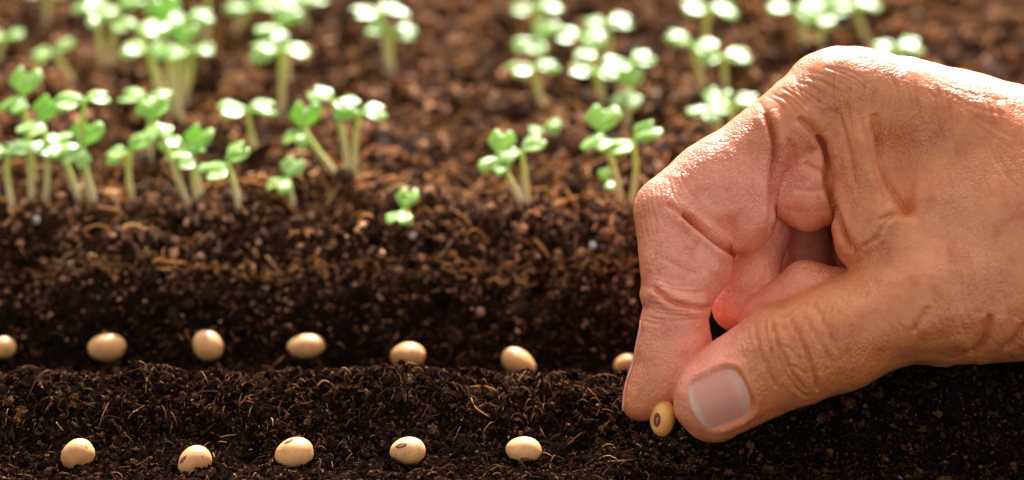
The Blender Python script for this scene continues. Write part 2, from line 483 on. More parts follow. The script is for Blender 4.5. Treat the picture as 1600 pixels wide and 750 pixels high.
def visible_halfwidth(y): return (y - CAMP[1]) / math.cos(PITCH) * 800 / K * 1.03 + 9

def scatter_points(n, y0, y1, power=1.0):
    y = y0 + (y1 - y0) * rng.random(n) ** power
    x = (rng.random(n) * 2 - 1) * visible_halfwidth(y)
    return x, y

# dark crumbs on the trenches, the ridge and the slope
x, y = scatter_points(120000, -50, 74, 1.0)
clump = noise(x / 6.0, y / 6.0, seed=41) * 0.5 + 0.5
keep = rng.random(len(x)) < 0.35 + 0.65 * clump
x, y = x[keep], y[keep]; n = len(x)
sz = np.clip(np.exp(rng.normal(-1.5, 0.55, n)), 0.10, 1.5) * (1 + 0.25 * np.exp(-((y - 3) / 10) ** 2))
z = ground(x, y) + sz * 0.25
P = np.stack([x, y, z], 1)
scl = sz[:, None] * (0.35 + 0.9 * rng.random((n, 3)))
scatter('soil_crumbs', P, scl, M_DARK, 'dark moist soil crumbs covering the trenches and the ridge between the bean rows', 'soil')
x, y = scatter_points(900, -50, 66, 1.0)
kk = rng.random(len(x)) < 0.35 + 0.65 * np.clip((y - 36) / 14, 0, 1) + 0.3 * np.exp(-((y - 3) / 9) ** 2)
x, y = x[kk], y[kk]; n = len(x)
sz = np.clip(np.exp(rng.normal(0.0, 0.35, n)), 0.6, 2.4) * np.where(y > 38, 1.15, 0.85)
scatter('soil_clods', np.stack([x, y, ground(x, y) - sz * 0.15], 1), sz[:, None] * (0.6 + 0.6 * rng.random((n, 3))), M_CLOD, 'larger rough dark clods of soil scattered over the ridge and the slope', 'soil', 5.5)
# brown crumbs: the bed and a sprinkling over the crests
x, y = scatter_points(26000, 52, 285, 1.15)
x2, y2 = scatter_points(17000, -20, 60, 1.0)
w2 = np.exp(-((y2 - 3) / 10.0) ** 2) * np.clip(0.55 + 0.9 * noise(x2 / 8.0, y2 / 6.0, seed=51), 0.1, 1) + 0.9 * np.clip((y2 - 36) / 16, 0, 1) * (0.35 + 0.9 * np.clip(noise(x2 / 7.0, y2 / 6.0, seed=15) + 0.3, 0, 1))
w2 = w2 * np.where((x2 > 34) & (y2 < 18), 0.05, 1)  # fewer brown crumbs under the hand: its shadow put into the soil colour
k2 = rng.random(len(x2)) < w2
x = np.concatenate([x, x2[k2]]); y = np.concatenate([y, y2[k2]]); n = len(x)
kk = (y < 60) | (rng.random(n) < 0.10 + 1.3 * np.clip(0.5 + 1.1 * noise(x / 9.0, y / 12.0, seed=12) + 0.5 * noise(x / 4.0, y / 5.0, seed=44), 0, 1))
x, y = x[kk], y[kk]; n = len(x)
sz = np.clip(np.exp(rng.normal(-0.25, 0.5, n)), 0.25, 3.0)
sz[y > 110] *= 1.3
sz[(y < 84)] = np.minimum(sz[y < 84], 1.3)
sz[y < 60] *= 0.30 + 0.20 * np.clip((y[y < 60] - 34) / 16, 0, 1)
z = ground(x, y) + sz * 0.3
P = np.stack([x, y, z], 1)
scl = sz[:, None] * np.clip(0.15 + 1.15 * rng.random((n, 3)), 0.22, 1.3)
scatter('coir_crumbs', P, scl, M_BROWN, 'dry reddish brown crumbs of coir lying over the seedling bed', 'soil', 3.1)

# ------------------------------------------------------------------ fibres
def fibre_points(x, y, length, lift, curl, az, nseg=6, r0=None):
    pts = []
    p = np.array([x, y]); a = az; el = r0 if r0 is not None else random.uniform(-0.1, 0.5)
    h = 0.0
    bend = random.uniform(-curl, curl)
    for i in range(nseg + 1):
        t = i / nseg
        hh = lift * math.sin(math.pi * t) + 0.12
        pts.append([p[0], p[1], hh])
        p = p + np.array([math.cos(a), math.sin(a)]) * length / nseg
        a += bend + random.uniform(-0.25, 0.25) * min(1, curl * 2)
    return np.array(pts)

def build_fibres(name, specs, label):
    Vs, Fs, tones = [], [], []
    off = 0
    sides = 3
    for (pts, r, tone) in specs:
        k = len(pts)
        R = r * np.concatenate([[0.5], np.ones(k - 2), [0.35]])
        T, Nn, B = frames(pts)
        a = np.arange(sides) / sides * 2 * math.pi
        VV = (pts[:, None, :] + R[:, None, None] * (np.cos(a)[None, :, None] * Nn[:, None, :] + np.sin(a)[None, :, None] * B[:, None, :])).reshape(-1, 3)
        i = np.arange(k - 1)[:, None] * sides; j = np.arange(sides)[None, :]; jn = (j + 1) % sides
        FF = np.stack([i + j, i + jn, i + sides + jn, i + sides + j], -1).reshape(-1, 4)
        Vs.append(VV); Fs.append(FF + off); off += len(VV); tones.append(np.full(len(VV), tone))
    o = mesh_obj(name, np.concatenate(Vs), np.concatenate(Fs), M_FIBRE)
    at = o.data.attributes.new('tone', 'FLOAT', 'POINT'); at.data.foreach_set('value', np.concatenate(tones).astype(np.float32))
    return o

specs = []
NF = 27500
fx, fy = scatter_points(8500, -48, 270, 1.25)
fx2, fy2 = scatter_points(19000, -48, 60, 1.0)
fx = np.concatenate([fx, fx2]); fy = np.concatenate([fy, fy2])
for i in range(NF):
    x, y = fx[i], fy[i]
    bed = y > 56
    crest = math.exp(-((y - 3) / 9.0) ** 2)
    if not bed and random.random() > (0.20 + 0.80 * crest + (0.35 if y > 44 else 0)) * (0.08 if x > 34 and y < 18 else 1): continue  # fibres thinned under the hand as well, to blacken its shadow
    Lf = random.choice([random.uniform(0.6, 2.0), random.uniform(0.8, 3.2), random.uniform(1.2, 5.0)]) if not bed else random.uniform(3, 12)
    if 44 < y < 66: Lf *= 0.6
    if random.random() < 0.08: Lf *= 1.9
    r = random.uniform(0.04, 0.11) if not bed else random.uniform(0.12, 0.42)
    if 50 < y < 84: Lf *= random.choice([0.3, 0.4, 0.55, 0.8]); r *= random.choice([0.5, 0.7, 0.9]); tone_up = 0.15
    else: tone_up = 0.0
    pts = fibre_points(x, y, Lf, random.uniform(0.0, 0.28) * Lf, random.choice([0.03, 0.08, 0.2, 0.4]), random.uniform(0, 6.283) if not 38 < y < 64 else random.choice([0, math.pi]) + random.gauss(0, 0.45), 6 if bed else 4)
    tone = min(1, max(0, random.gauss(0.52 + tone_up, 0.22) if bed else random.gauss(0.22, 0.30)))
    if not bed and tone < 0.35: r *= 1.5
    specs.append((pts, r, tone))
allp = np.concatenate([q[0] for q in specs])
allz = ground(allp[:, 0], allp[:, 1])
o_ = 0
for q in specs:
    k_ = len(q[0]); base = allz[o_:o_ + k_]; o_ += k_
    q[0][:, 2] += np.convolve(np.pad(base, 1, 'edge'), [0.25, 0.5, 0.25], 'valid') + 0.25
o = build_fibres('coir_fibres', specs, '')
tag(o, 'fine orange brown coir fibres strewn over the soil', 'fibre', kind='stuff')

# ------------------------------------------------------------------ single strands and perlite grains that stand out
def strand(pix, r, label, lift=0.5, tone=0.6, ymin=-400):
    anchor = hit_ground(*pix[0], 0.2, ymin)
    w0 = -(anchor @ FWD)
    pts = []
    for i, (px, py) in enumerate(pix):
        q = hit_ground(px, py, 0.35, ymin)
        pts.append(q)
    pts = np.array(pts)
    # smooth
    t = np.linspace(0, 1, len(pts)); tt = np.linspace(0, 1, 14)
    pts = np.stack([np.interp(tt, t, pts[:, k]) for k in range(3)], 1)
    for _ in range(2): pts[1:-1] = 0.25 * pts[:-2] + 0.5 * pts[1:-1] + 0.25 * pts[2:]
    pts[:, 2] += lift * np.sin(np.pi * tt)
    base = pts[0].copy()
    V, F = tube(pts - base, r * (1 - 0.5 * np.linspace(0, 1, 14)), 6)
    o = mesh_obj('coir_strand', V, F, M_FIBRE, loc=base)
    at = o.data.attributes.new('tone', 'FLOAT', 'POINT'); at.data.foreach_set('value', np.full(len(V), tone, np.float32))
    tag(o, label, 'fibre', 'coir strands that stand out on the soil')
    return o

strand([(328, 560), (340, 570), (350, 583)], 0.26, 'short brown strand trailing from the lower edge of the second bean from the left rear', ymin=24)
strand([(300, 534), (291, 527), (290, 518), (301, 521)], 0.22, 'small hooked brown strand beside the left of the third rear row bean', 0.9, ymin=24)
strand([(449, 552), (440, 563), (427, 572)], 0.30, 'thin brown strand running down left from the tilted bean of the rear row', ymin=24)
strand([(842, 596), (846, 603), (852, 612)], 0.34, 'orange strand under the pointed end of the bean nearest the fingers', 0.6)
strand([(820, 338), (850, 328), (880, 318), (902, 308)], 1.0, 'thick reddish stick of coir lying below the pair of seedlings at centre', 0.5, 0.62)
strand([(833, 372), (846, 386), (858, 402)], 0.6, 'short orange splinter on top of the dark slope at centre right', 0.3, 0.8)
strand([(170, 385), (200, 362), (232, 345)], 0.35, 'long thin brown strand slanting up at the left edge of the bed', 1.2, 0.55)
strand([(88, 660), (95, 672), (108, 684)], 0.16, 'fine orange strand above the leftmost front bean', 0.6, 0.75)
strand([(736, 622), (742, 640), (760, 652), (778, 660)], 0.2, 'bent orange strand on the ridge between front beans four and five', 0.6, 0.75)
strand([(492, 610), (505, 602), (523, 604)], 0.26, 'curved orange strand arched over the ridge behind the centre left front bean', 1.5, 0.72)
strand([(725, 605), (760, 606), (778, 612)], 0.24, 'flat pale orange strand on the ridge right of centre', 0.5, 0.7)

def grain(px, py, r, label, ymin=-400):
    c = hit_ground(px, py, r * 0.6, ymin)
    bm_V, bm_F = [], []
    import bmesh
    bm = bmesh.new(); bmesh.ops.create_icosphere(bm, subdivisions=3, radius=r)
    for v in bm.verts:
        n = noise(v.co.x / r * 1.3 + px, v.co.y / r * 1.3, v.co.z / r * 1.3, seed=4)
        v.co *= 1 + 0.25 * float(n)
    for v in bm.verts: v.co *= S
    me = bpy.data.meshes.new('perlite_grain'); bm.to_mesh(me); bm.free()
    me.materials.append(M_PERLITE)
    for p in me.polygons: p.use_smooth = True
    o = bpy.data.objects.new('perlite_grain', me); COL.objects.link(o); o.location = Vector(c * S)
    tag(o, label, 'grain', 'small pale grains in the soil')
grain(645, 368, 1.05, 'white perlite grain at the top of the dark slope below the small seedling')
grain(927, 384, 1.2, 'pale grey perlite grain on the slope just left of the bent finger')
grain(57, 344, 1.1, 'whitish perlite grain below the seedlings in the far left')
grain(1021, 148, 1.6, 'blurred pale grain far back in the bed left of the knuckle')
grain(750, 488, 1.3, 'reddish pale pebble halfway down the dark slope at centre right')
bpy.data.objects['perlite_grain.004'].data.materials[0] = mat_plain('pebble', (0.25, 0.11, 0.06), 0.8)
bpy.data.objects['perlite_grain.004'].name = 'pebble'

# ------------------------------------------------------------------ soybeans
def sphere_grid(nu=40, nv=26):
    V = []
    for i in range(nv + 1):
        th = math.pi * i / nv
        for j in range(nu):
            ph = 2 * math.pi * j / nu
            V.append((math.sin(th) * math.cos(ph), math.sin(th) * math.sin(ph), math.cos(th)))
    F = []
    for i in range(nv):
        for j in range(nu):
            a = i * nu + j; b = i * nu + (j + 1) % nu
            F.append((a, b, b + nu, a + nu))
    return np.array(V), np.array(F)[:, ::-1]

SPV, SPF = sphere_grid()

def make_bean(px, py, a, b, ang, label, hil=None, ymin=-400, w=None, taper=0.06, depth=None, dent=0.0, lift=None):
    """a, b: half axes in photograph pixels; ang: degrees the long axis rises to the right; hil: (u,v,angle) in -1..1 across the face seen"""
    if w is None:
        c = hit_ground(px, py, (b / 6.2) * (0.45 if lift is None else lift), ymin)
    else:
        c = unproject(px, py, w)
    k = (DIST + c @ FWD) / K
    a *= k; b *= k; cdep = (depth or 0.92) * (a + b) / 2
    ca, sa = math.cos(math.radians(ang)), math.sin(math.radians(ang))
    E1 = RIGHT * ca + UP * sa; E2 = -RIGHT * sa + UP * ca; E3 = -FWD
    def shape(U):
        u = U.copy()
        s = 1 + taper * u[:, 0]
        s = s * (1 + 0.025 * noise(u[:, 0] * 1.4 + px, u[:, 1] * 1.4, u[:, 2] * 1.4, seed=9))
        q = np.stack([u[:, 0] * a, u[:, 1] * b * s, u[:, 2] * cdep * s], 1)
        if dent:
            d = np.exp(-((u[:, 0] - 0.95) ** 2 + (u[:, 1] + 0.1) ** 2) / 0.05); q *= (1 + dent * d)[:, None]
        return q
    root = empty('soybean', c)
    tag(root, label, 'soybean', 'soybeans laid out in the soil')
    q = shape(SPV)
    Vw = q[:, :1] * E1 + q[:, 1:2] * E2 + q[:, 2:3] * E3
    o = mesh_obj('seed_coat', Vw, SPF, M_BEAN, root)
    if hil:
        hu, hv, ha, hl, hw = hil
        def patch(sl, sw, lift_, ring, mat, par, nm):
            nr, na = 7, 28
            V = [(0, 0)]
            for i in range(1, nr + 1):
                for j in range(na):
                    t = 2 * math.pi * j / na
                    V.append((math.cos(t) * i / nr, math.sin(t) * i / nr))
            V = np.array(V)
            r_ = math.radians(ha)
            du = V[:, 0] * sl * math.cos(r_) - V[:, 1] * sw * math.sin(r_)
            dv = V[:, 0] * sl * math.sin(r_) + V[:, 1] * sw * math.cos(r_)
            U = np.stack([hu + du, hv + dv, np.zeros(len(V))], 1)
            rr = np.clip(1 - U[:, 0] ** 2 - U[:, 1] ** 2, 0.0, 1)
            U[:, 2] = np.sqrt(rr)
            U /= np.linalg.norm(U, axis=1)[:, None]
            rad = np.hypot(V[:, 0], V[:, 1])
            q = shape(U)
            h = lift_ * (1 - rad ** 4) - 0.01
            if ring: h = lift_ * (0.4 + 0.6 * np.exp(-((rad - 0.72) / 0.2) ** 2)) * (1 - rad ** 6) - 0.01
            q = q + U * h[:, None]
            Vw = q[:, :1] * E1 + q[:, 1:2] * E2 + q[:, 2:3] * E3
            F = [(0, 1 + j, 1 + (j + 1) % na) for j in range(na)]
            for i in range(nr - 1):
                for j in range(na):
                    a0 = 1 + i * na + j; b0 = 1 + i * na + (j + 1) % na
                    F.append((a0, a0 + na, b0 + na, b0))
            return mesh_obj(nm, Vw, F, mat, par)
        h = patch(hl * 1.15, hw * 1.25, 0.13, True, M_HILUM, root, 'hilum')
        patch(hl * 0.62, hw * 0.34, 0.10, False, M_SCAR, h, 'hilum_slit')
    return root

FR, BK = dict(), dict(ymin=25.0)
make_bean(121, 711, 28, 24, 38, 'leftmost front row soybean tilted with a tiny dark speck low on its face', None, dent=-0.03)
make_bean(304, 722, 28, 24, 40, 'second front row soybean from left with its brown eye at upper left', (-0.30, 0.62, 12, 0.26, 0.085))
make_bean(460, 709, 31, 25, 14, 'third front row soybean from left wide and pale with the eye on its top edge', (-0.08, 0.86, 8, 0.22, 0.06), dent=-0.04)
make_bean(637, 705, 28, 22.5, 5, 'fourth front row soybean from left with a pinkish brown oval eye near the top', (-0.30, 0.50, 14, 0.30, 0.13))
make_bean(818, 703, 28, 21, -3, 'fifth front row soybean from left with the pale slit eye near its bottom', (0.10, -0.62, 2, 0.24, 0.12), dent=0.04)
make_bean(5, 543, 20, 17.5, 10, 'rear row soybean cut off by the left edge of the photo', None, **BK)
make_bean(167, 543, 30, 22, 4, 'rear row soybean with grey stained face above the leftmost front bean', None, **BK)
make_bean(325, 540, 26, 22.5, -50, 'rear row soybean standing almost round with a strand below it', None, **BK)
make_bean(478, 541, 30, 19.5, 4, 'flattest and darkest rear row soybean with shade on its right end', None, **BK)
make_bean(637, 556, 27.5, 21, 5, 'rear row soybean half sunk behind the ridge at centre', None, ymin=22.0, lift=0.8)
make_bean(811, 567, 30, 20, -35, 'rear row soybean sloping down to the right with a pointed end', None, ymin=22.0, taper=-0.10)
make_bean(979, 570, 21, 17, 10, 'rear row soybean partly hidden behind the tip of the forefinger', None, ymin=20.0)
make_bean(1035.5, 653, 29.5, 20, 84, 'soybean held between forefinger and thumb with an upright brown eye', (-0.10, 0.50, 0, 0.34, 0.22), w=4.6, depth=0.95)
[c for c in bpy.data.objects['soybean.012'].children if c.name.startswith('seed_coat')][0].data.materials[0] = M_BEAN_HELD
bpy.data.objects['soybean.012']['label'] = 'soybean held between forefinger and thumb with an upright brown eye'

# loose crumbs that have rolled against the foot of every bean
pts = []
for o_ in [o_ for o_ in bpy.data.objects if o_.name.startswith('soybean')]:
    c_ = np.array(o_.location) / S
    if 'held' in o_['label']: continue
    for q in range(95):
        a_ = random.uniform(0, 6.283); r_ = random.uniform(0.70, 1.25) * 4.0
        pts.append((c_[0] + math.cos(a_) * r_ * 1.1, c_[1] + math.sin(a_) * r_))
pts = np.array(pts); sz = np.clip(np.exp(rng.normal(-1.15, 0.4, len(pts))), 0.15, 0.8)
zz = ground(pts[:, 0], pts[:, 1]) + sz * 0.3 + rng.random(len(pts)) * 0.45
scatter('loose_crumbs', np.column_stack([pts, zz]), sz[:, None] * (0.45 + 0.8 * rng.random((len(pts), 3))), M_DARK, 'loose dark crumbs pushed up against the foot of the beans', 'soil', 9.2)

# ------------------------------------------------------------------ seedlings
def leaf_mesh(L, W, notch, cup, droop):
    """obcordate cotyledon along +x, base at the origin, face up +z, with thickness"""
    nu, nv = 14, 17
    top, bot = [], []
    for i in range(nu):
        u = i / (nu - 1)
        for j in range(nv):
            v = -1 + 2 * j / (nv - 1)
            ln = L * (1 - notch * math.exp(-(v / 0.34) ** 2) - 0.38 * abs(v) ** 3.2)
            wd = W * (0.10 + 0.90 * math.sin(min(1, (u * 1.12)) ** 0.9 * math.pi / 2) ** 1.1)
            wd *= 1 + 0.07 * math.sin(u * 7 + v * 2 + L) * (abs(v) > 0.5)
            # lobes pull out sideways towards the tip
            x = u * ln
            y = v * wd * (1 - 0.10 * u ** 4)
            z = cup * W * (v * v) * (0.3 + 0.7 * u) - droop * L * u * u + 0.12 * W * math.cos(v * math.pi) * u + 0.07 * W * math.sin(u * 5 + v * 4 + L * 3)
            e = max(0, 1 - max(abs(v), u ** 2) ** 6)
            top.append((x, y, z + 0.05 + 0.20 * e)); bot.append((x, y, z - 0.05 - 0.12 * e))
    V = top + bot; n1 = nu * nv; F = []
    for i in range(nu - 1):
        for j in range(nv - 1):
            a = i * nv + j
            F.append((a, a + nv, a + nv + 1, a + 1)); F.append((a + n1, a + 1 + n1, a + nv + 1 + n1, a + nv + n1))
    rim = [i * nv for i in range(nu)] + [(nu - 1) * nv + j for j in range(1, nv)] + [i * nv + nv - 1 for i in range(nu - 2, -1, -1)] + [j for j in range(nv - 2, 0, -1)]
    for k in range(len(rim)):
        a, b = rim[k], rim[(k + 1) % len(rim)]
        F.append((b, a, a + n1, b + n1))
    return np.array(V, float), F

def oriented(V, az, rise, roll, origin):
    ca, sa = math.cos(az), math.sin(az); cr, sr = math.cos(rise), math.sin(rise)
    ax = np.array([ca * cr, sa * cr, sr]); side = np.array([-sa, ca, 0.0]); upv = np.cross(ax, side)
    s2 = side * math.cos(roll) + upv * math.sin(roll); u2 = np.cross(ax, s2)
    return V[:, :1] * ax + V[:, 1:2] * s2 + V[:, 2:3] * u2 + origin

def seedling(head, base, size, az, rises, label, lean=0.0, thick=1.0, bow=None, roll=0.0):
    """head and base in photograph pixels; size: leaf length in pixels; az: heading of the first leaf in degrees (0 right, 90 away)"""
    b = hit_ground(base[0], base[1], 0.0, 58.0)
    w = -(b @ FWD)
    k = (DIST - w) / K
    h = unproject(head[0], head[1], w + lean)
    root = empty('seedling', b)
    tag(root, label, 'seedling', 'seedlings growing in the bed')
    n = 10; t = np.linspace(0, 1, n)[:, None]
    d = h - b
    sag = bow if bow is not None else random.uniform(-0.06, 0.06)
    side = np.array([-d[2], 0, d[0]]); 
    P = t * d + side * (np.sin(math.pi * t) * sag) + np.array([0, 0, 1.0]) * (t * (1 - t) * abs(d[0]) * 0.35)
    P[0, 2] -= 1.5
    r = thick * (0.78 - 0.22 * t[:, 0]) * (1 + 0.25 * (t[:, 0] < 0.05))
    V, F = tube(P, r, 8)
    st = mesh_obj('stem', V, F, M_STEM, root)
    al = np.concatenate([np.repeat(t[:, 0], 8), np.zeros(0)])
    a_ = st.data.attributes.new('along', 'FLOAT', 'POINT'); a_.data.foreach_set('value', al.astype(np.float32))
    Lm = size * k
    for i, rise in enumerate(rises):
        a = math.radians(az + (180 if i % 2 else 0) + (random.uniform(-9, 9)) + (90 if i > 1 else 0))
        f = random.uniform(0.9, 1.1) * (0.45 if i > 1 else 1)
        V, F = leaf_mesh(Lm * f, Lm * f * random.uniform(0.52, 0.70), random.uniform(0.24, 0.36), random.uniform(0.02, 0.30), random.uniform(0.05, 0.22))
        # a short stalk joins leaf and stem
        SV, SF = tube(np.array([[-0.9, 0, -0.15], [-0.1, 0, 0], [Lm * 0.3, 0, -0.12]]), [0.45, 0.36, 0.15], 6)
        off = len(V); V = np.concatenate([V, SV]); F = F + [tuple(q + off for q in f2) for f2 in SF]
        V[:, 0] += 0.5
        Vw = oriented(V, a, math.radians(rise if abs(rise) > 26 else rise * (0.45 if abs(math.sin(a)) < 0.6 else 0.8) - (6 if math.sin(a) < -0.5 else 0)), math.radians((roll + 10) * math.cos(a) + random.uniform(-8, 8)), P[-1])
        mesh_obj('cotyledon', Vw, F, M_LEAF, root)
    return root

# (head), (base), leaf length px, heading of first leaf, rises of the leaves in degrees, label
SD = [
 ((132, 156), (143, 320), 36, 8, (16, 14), 'tall seedling at left whose flat leaf pair opens level with a white glinting edge'),
 ((128, 229), (150, 322), 36, 75, (50, -20), 'seedling with one leaf upright and one hanging, just under the flat level pair at left'),
 ((66, 192), (70, 320), 36, 60, (60, 5), 'bright green upright seedling in the front left tuft'),
 ((46, 232), (50, 324), 36, 200, (25, -25), 'low front seedling of the left tuft with a leaf folded down to its stem'),
 ((34, 150), (56, 300), 36, 70, (62, -5), 'seedling behind the left tuft with one tall green and one white leaf'),
 ((92, 226), (127, 320), 30, 110, (20, 10), 'leaning seedling with a curved stem right of the left tuft'),
 ((12, 236), (20, 330), 34, 190, (15, 20), 'seedling cut by the left edge with a pale leaf'),
 ((202, 236), (207, 318), 33, 20, (38, -8), 'short seedling standing alone between the left tuft and the long leaning stem'),
 ((243, 190), (297, 328), 36, 110, (45, -12), 'seedling on a long stem leaning left with a bright white front leaf'),
 ((228, 152), (236, 262), 34, 175, (12, 18), 'blurred seedling with three white glints behind the long leaning stem'),
 ((300, 238), (308, 320), 38, 55, (50, 5), 'front seedling with a broad green leaf, left one of the close pair at left centre'),
 ((288, 226), (316, 312), 32, 170, (20, 15), 'seedling hidden half behind the broad green leaf of the close pair'),
 ((355, 256), (374, 328), 38, 30, (48, -8), 'front seedling with round pale leaves, right one of the close pair'),
 ((386, 170), (405, 258), 36, 12, (22, 16), 'pale green seedling standing free behind the close pair'),
 ((449, 278), (458, 320), 30, 60, (48, -4), 'very small seedling with a white leaf low over the front edge'),
 ((84, 82), (118, 138), 32, 20, (40, 5), 'blurred leaning seedling in the upper left with one upright leaf'),
 ((148, 20), (160, 105), 36, 130, (25, 5), 'far blurred seedling at upper left, the left of two beside each other'),
 ((186, 14), (172, 108), 34, 30, (30, 10), 'far blurred seedling at upper left, the right of two beside each other'),
 ((214, 42), (262, 160), 34, 160, (20, 15), 'left member of the dense bunch with thick parallel stems'),
 ((232, 78), (268, 186), 34, 190, (12, 5), 'lowest white leaved seedling of the dense stem bunch'),
 ((250, 34), (276, 190), 36, 80, (45, 10), 'middle green seedling of the dense stem bunch'),
 ((278, 72), (284, 196), 36, 60, (45, 0), 'bright green seedling at the front of the dense stem bunch'),
 ((292, 30), (290, 176), 34, 20, (25, 20), 'tallest seedling of the dense stem bunch'),
 ((301, 78), (282, 168), 28, 0, (15, 10), 'right hand seedling of the dense stem bunch with one round glint'),
 ((326, -28), (322, 92), 34, 20, (20, 20), 'bare pale stem running out of the top edge right of the dense bunch'),
 ((392, 10), (366, 52), 34, 10, (18, 10), 'far seedling cut by the top edge with a white leaf over a slanting stem'),
 ((436, 42), (448, 130), 34, 60, (40, 5), 'upper green seedling of the stacked pair left of the top centre'),
 ((438, 78), (440, 188), 40, 5, (14, 12), 'white topped seedling of the stacked pair left of the top centre'),
 ((470, 4), (482, 52), 30, 20, (20, 10), 'far seedling cut by the top edge right of the stacked pair'),
 ((474, 202), (533, 282), 34, 75, (62, -12), 'strongly bent seedling of the trio at centre left'),
 ((520, 158), (545, 286), 36, 150, (28, 8), 'tallest seedling of the trio at centre left'),
 ((562, 176), (553, 288), 38, 5, (16, 18), 'right seedling of the trio with white glinting leaves'),
 ((592, 20), (606, 118), 40, 30, (20, 25), 'far large leaved seedling near the top centre, the brighter of two'),
 ((612, 46), (612, 120), 34, 170, (20, -10), 'lower green seedling tucked under the far large leaved one'),
 ((631, 328), (640, 350), 34, 78, (52, -6), 'tiny seedling with four leaf lobes low on the front edge of the bed', ),
 ((782, 244), (815, 318), 36, 75, (52, 0), 'left seedling of the pair at centre with a white leaf turned to the viewer'),
 ((815, 238), (824, 320), 34, 20, (34, 6), 'right seedling of the pair at centre'),
 ((834, 104), (850, 178), 34, 20, (18, 14), 'single upright seedling with a glinting flat leaf above the pair at centre'),
 ((848, 204), (836, 222), 24, 10, (30, 10), 'low yellowish seedling half buried behind the pair at centre'),
 ((836, 12), (846, 76), 34, 10, (20, 16), 'far seedling at the top edge with a white leaf over a green one'),
 ((842, 62), (848, 98), 38, 60, (40, -10), 'broad dull green seedling below the far white leaf at the top'),
 ((938, 208), (970, 318), 36, 80, (56, -4), 'leaning seedling of the pair nearest the bent finger'),
 ((990, 222), (986, 322), 36, 30, (34, -2), 'straight seedling of the pair nearest the bent finger'),
 ((950, 284), (962, 310), 18, 120, (50, 20), 'tiny bright green leaf pair low between the stems beside the finger'),
 ((930, 112), (944, 170), 36, 170, (20, 5), 'white leaved seedling of the blurred column right of centre'),
 ((986, 98), (984, 190), 34, 20, (26, 16), 'top seedling of the right stack in the blurred column right of centre'),
 ((982, 140), (978, 204), 36, 75, (45, -10), 'green lower seedling of the right stack in the blurred column'),
 ((908, 56), (946, 130), 32, 175, (18, 14), 'far left seedling of the blurred column right of centre'),
 ((948, 36), (950, 92), 32, 10, (16, 16), 'far seedling with a level white leaf above the blurred column'),
 ((924, 80), (938, 140), 28, 60, (30, 10), 'small seedling in the middle of the blurred column right of centre'),
 ((1130, 88), (1130, 152), 34, 5, (14, 14), 'seedling with a flat glinting leaf pair left of the knuckle'),
 ((1082, 70), (1098, 146), 36, 165, (30, 5), 'tall blurred seedling left of the flat glinting pair near the knuckle'),
 ((1108, 14), (1105, 92), 38, 10, (14, 16), 'far seedling at the top edge above the knuckle with a long white leaf'),
 ((1112, 168), (1124, 214), 32, 60, (34, 6), 'left seedling peeping out behind the forefinger'),
 ((1146, 164), (1150, 216), 34, 15, (20, 20), 'right seedling peeping out behind the forefinger'),
 ((1240, 14), (1262, 88), 36, 170, (14, 14), 'leftmost seedling of the far group over the knuckle'),
 ((1286, 22), (1284, 88), 34, 60, (36, 0), 'green middle seedling of the far group over the knuckle'),
 ((1334, 8), (1356, 74), 38, 10, (18, 14), 'rightmost seedling of the far group over the knuckle'),
 ((1400, 76), (1405, 120), 32, 5, (22, 22), 'pale green seedling rising just behind the back of the hand'),
 ((75, -14), (72, 40), 32, 5, (22, 22), 'far stem leaving the frame at the upper left corner'),
 ((8, 58), (-6, 110), 24, 5, (22, 22), 'small seedling touching the left edge high up'),
]
for s_ in SD:
    far_ = s_[1][1] < 240
    seedling(s_[0], s_[1], s_[2] * 1.22, s_[3], s_[4], s_[5], thick=1.35 if not far_ else 1.55)

# ------------------------------------------------------------------ the hand (units: photograph pixels at the focus plane, 6.2 per mm)
PX = 6.2
def U3(px, py, w):
    """photo pixel + nearness w -> coordinates right, up, near in pixel units"""
    k = 1 - w / (DIST * PX)
    return np.array([(px - 800) * k, (375 - py) * k, w], dtype=np.float32)

def cone(p, a, b, ra, rb, sw=1.0):
    """tapered capsule; sw > 1 squashes it along the viewing direction"""
    s = np.array([1, 1, sw], np.float32)
    q = (p - a) * s; d = (b - a) * s
    t = np.clip((q @ d) / float(d @ d), 0, 1)
    return np.sqrt(((q - t[:, None] * d) ** 2).sum(1)) - (ra + (rb - ra) * t)

def ell(p, c, r, ang=0.0, yaw=0.0):
    q = p - c
    ca, sa = math.cos(math.radians(ang)), math.sin(math.radians(ang))
    x = q[:, 0] * ca + q[:, 1] * sa; y = -q[:, 0] * sa + q[:, 1] * ca; z = q[:, 2]
    if yaw:
        cy, sy = math.cos(math.radians(yaw)), math.sin(math.radians(yaw))
        x, z = x * cy + z * sy, -x * sy + z * cy
    k0 = np.sqrt((x / r[0]) ** 2 + (y / r[1]) ** 2 + (z / r[2]) ** 2) + 1e-6
    return (k0 - 1) * min(r) * 0.5 + (k0 - 1) * (k0 * min(r)) * 0.0 + (k0 - 1) * 0.5 * (k0 / (np.sqrt((x / r[0] ** 2) ** 2 + (y / r[1] ** 2) ** 2 + (z / r[2] ** 2) ** 2) + 1e-6))

def smin(a, b, k):
    h = np.clip(0.5 + 0.5 * (b - a) / k, 0, 1)
    return b * (1 - h) + a * h - k * h * (1 - h)

def smax(a, b, k): return -smin(-a, -b, k)

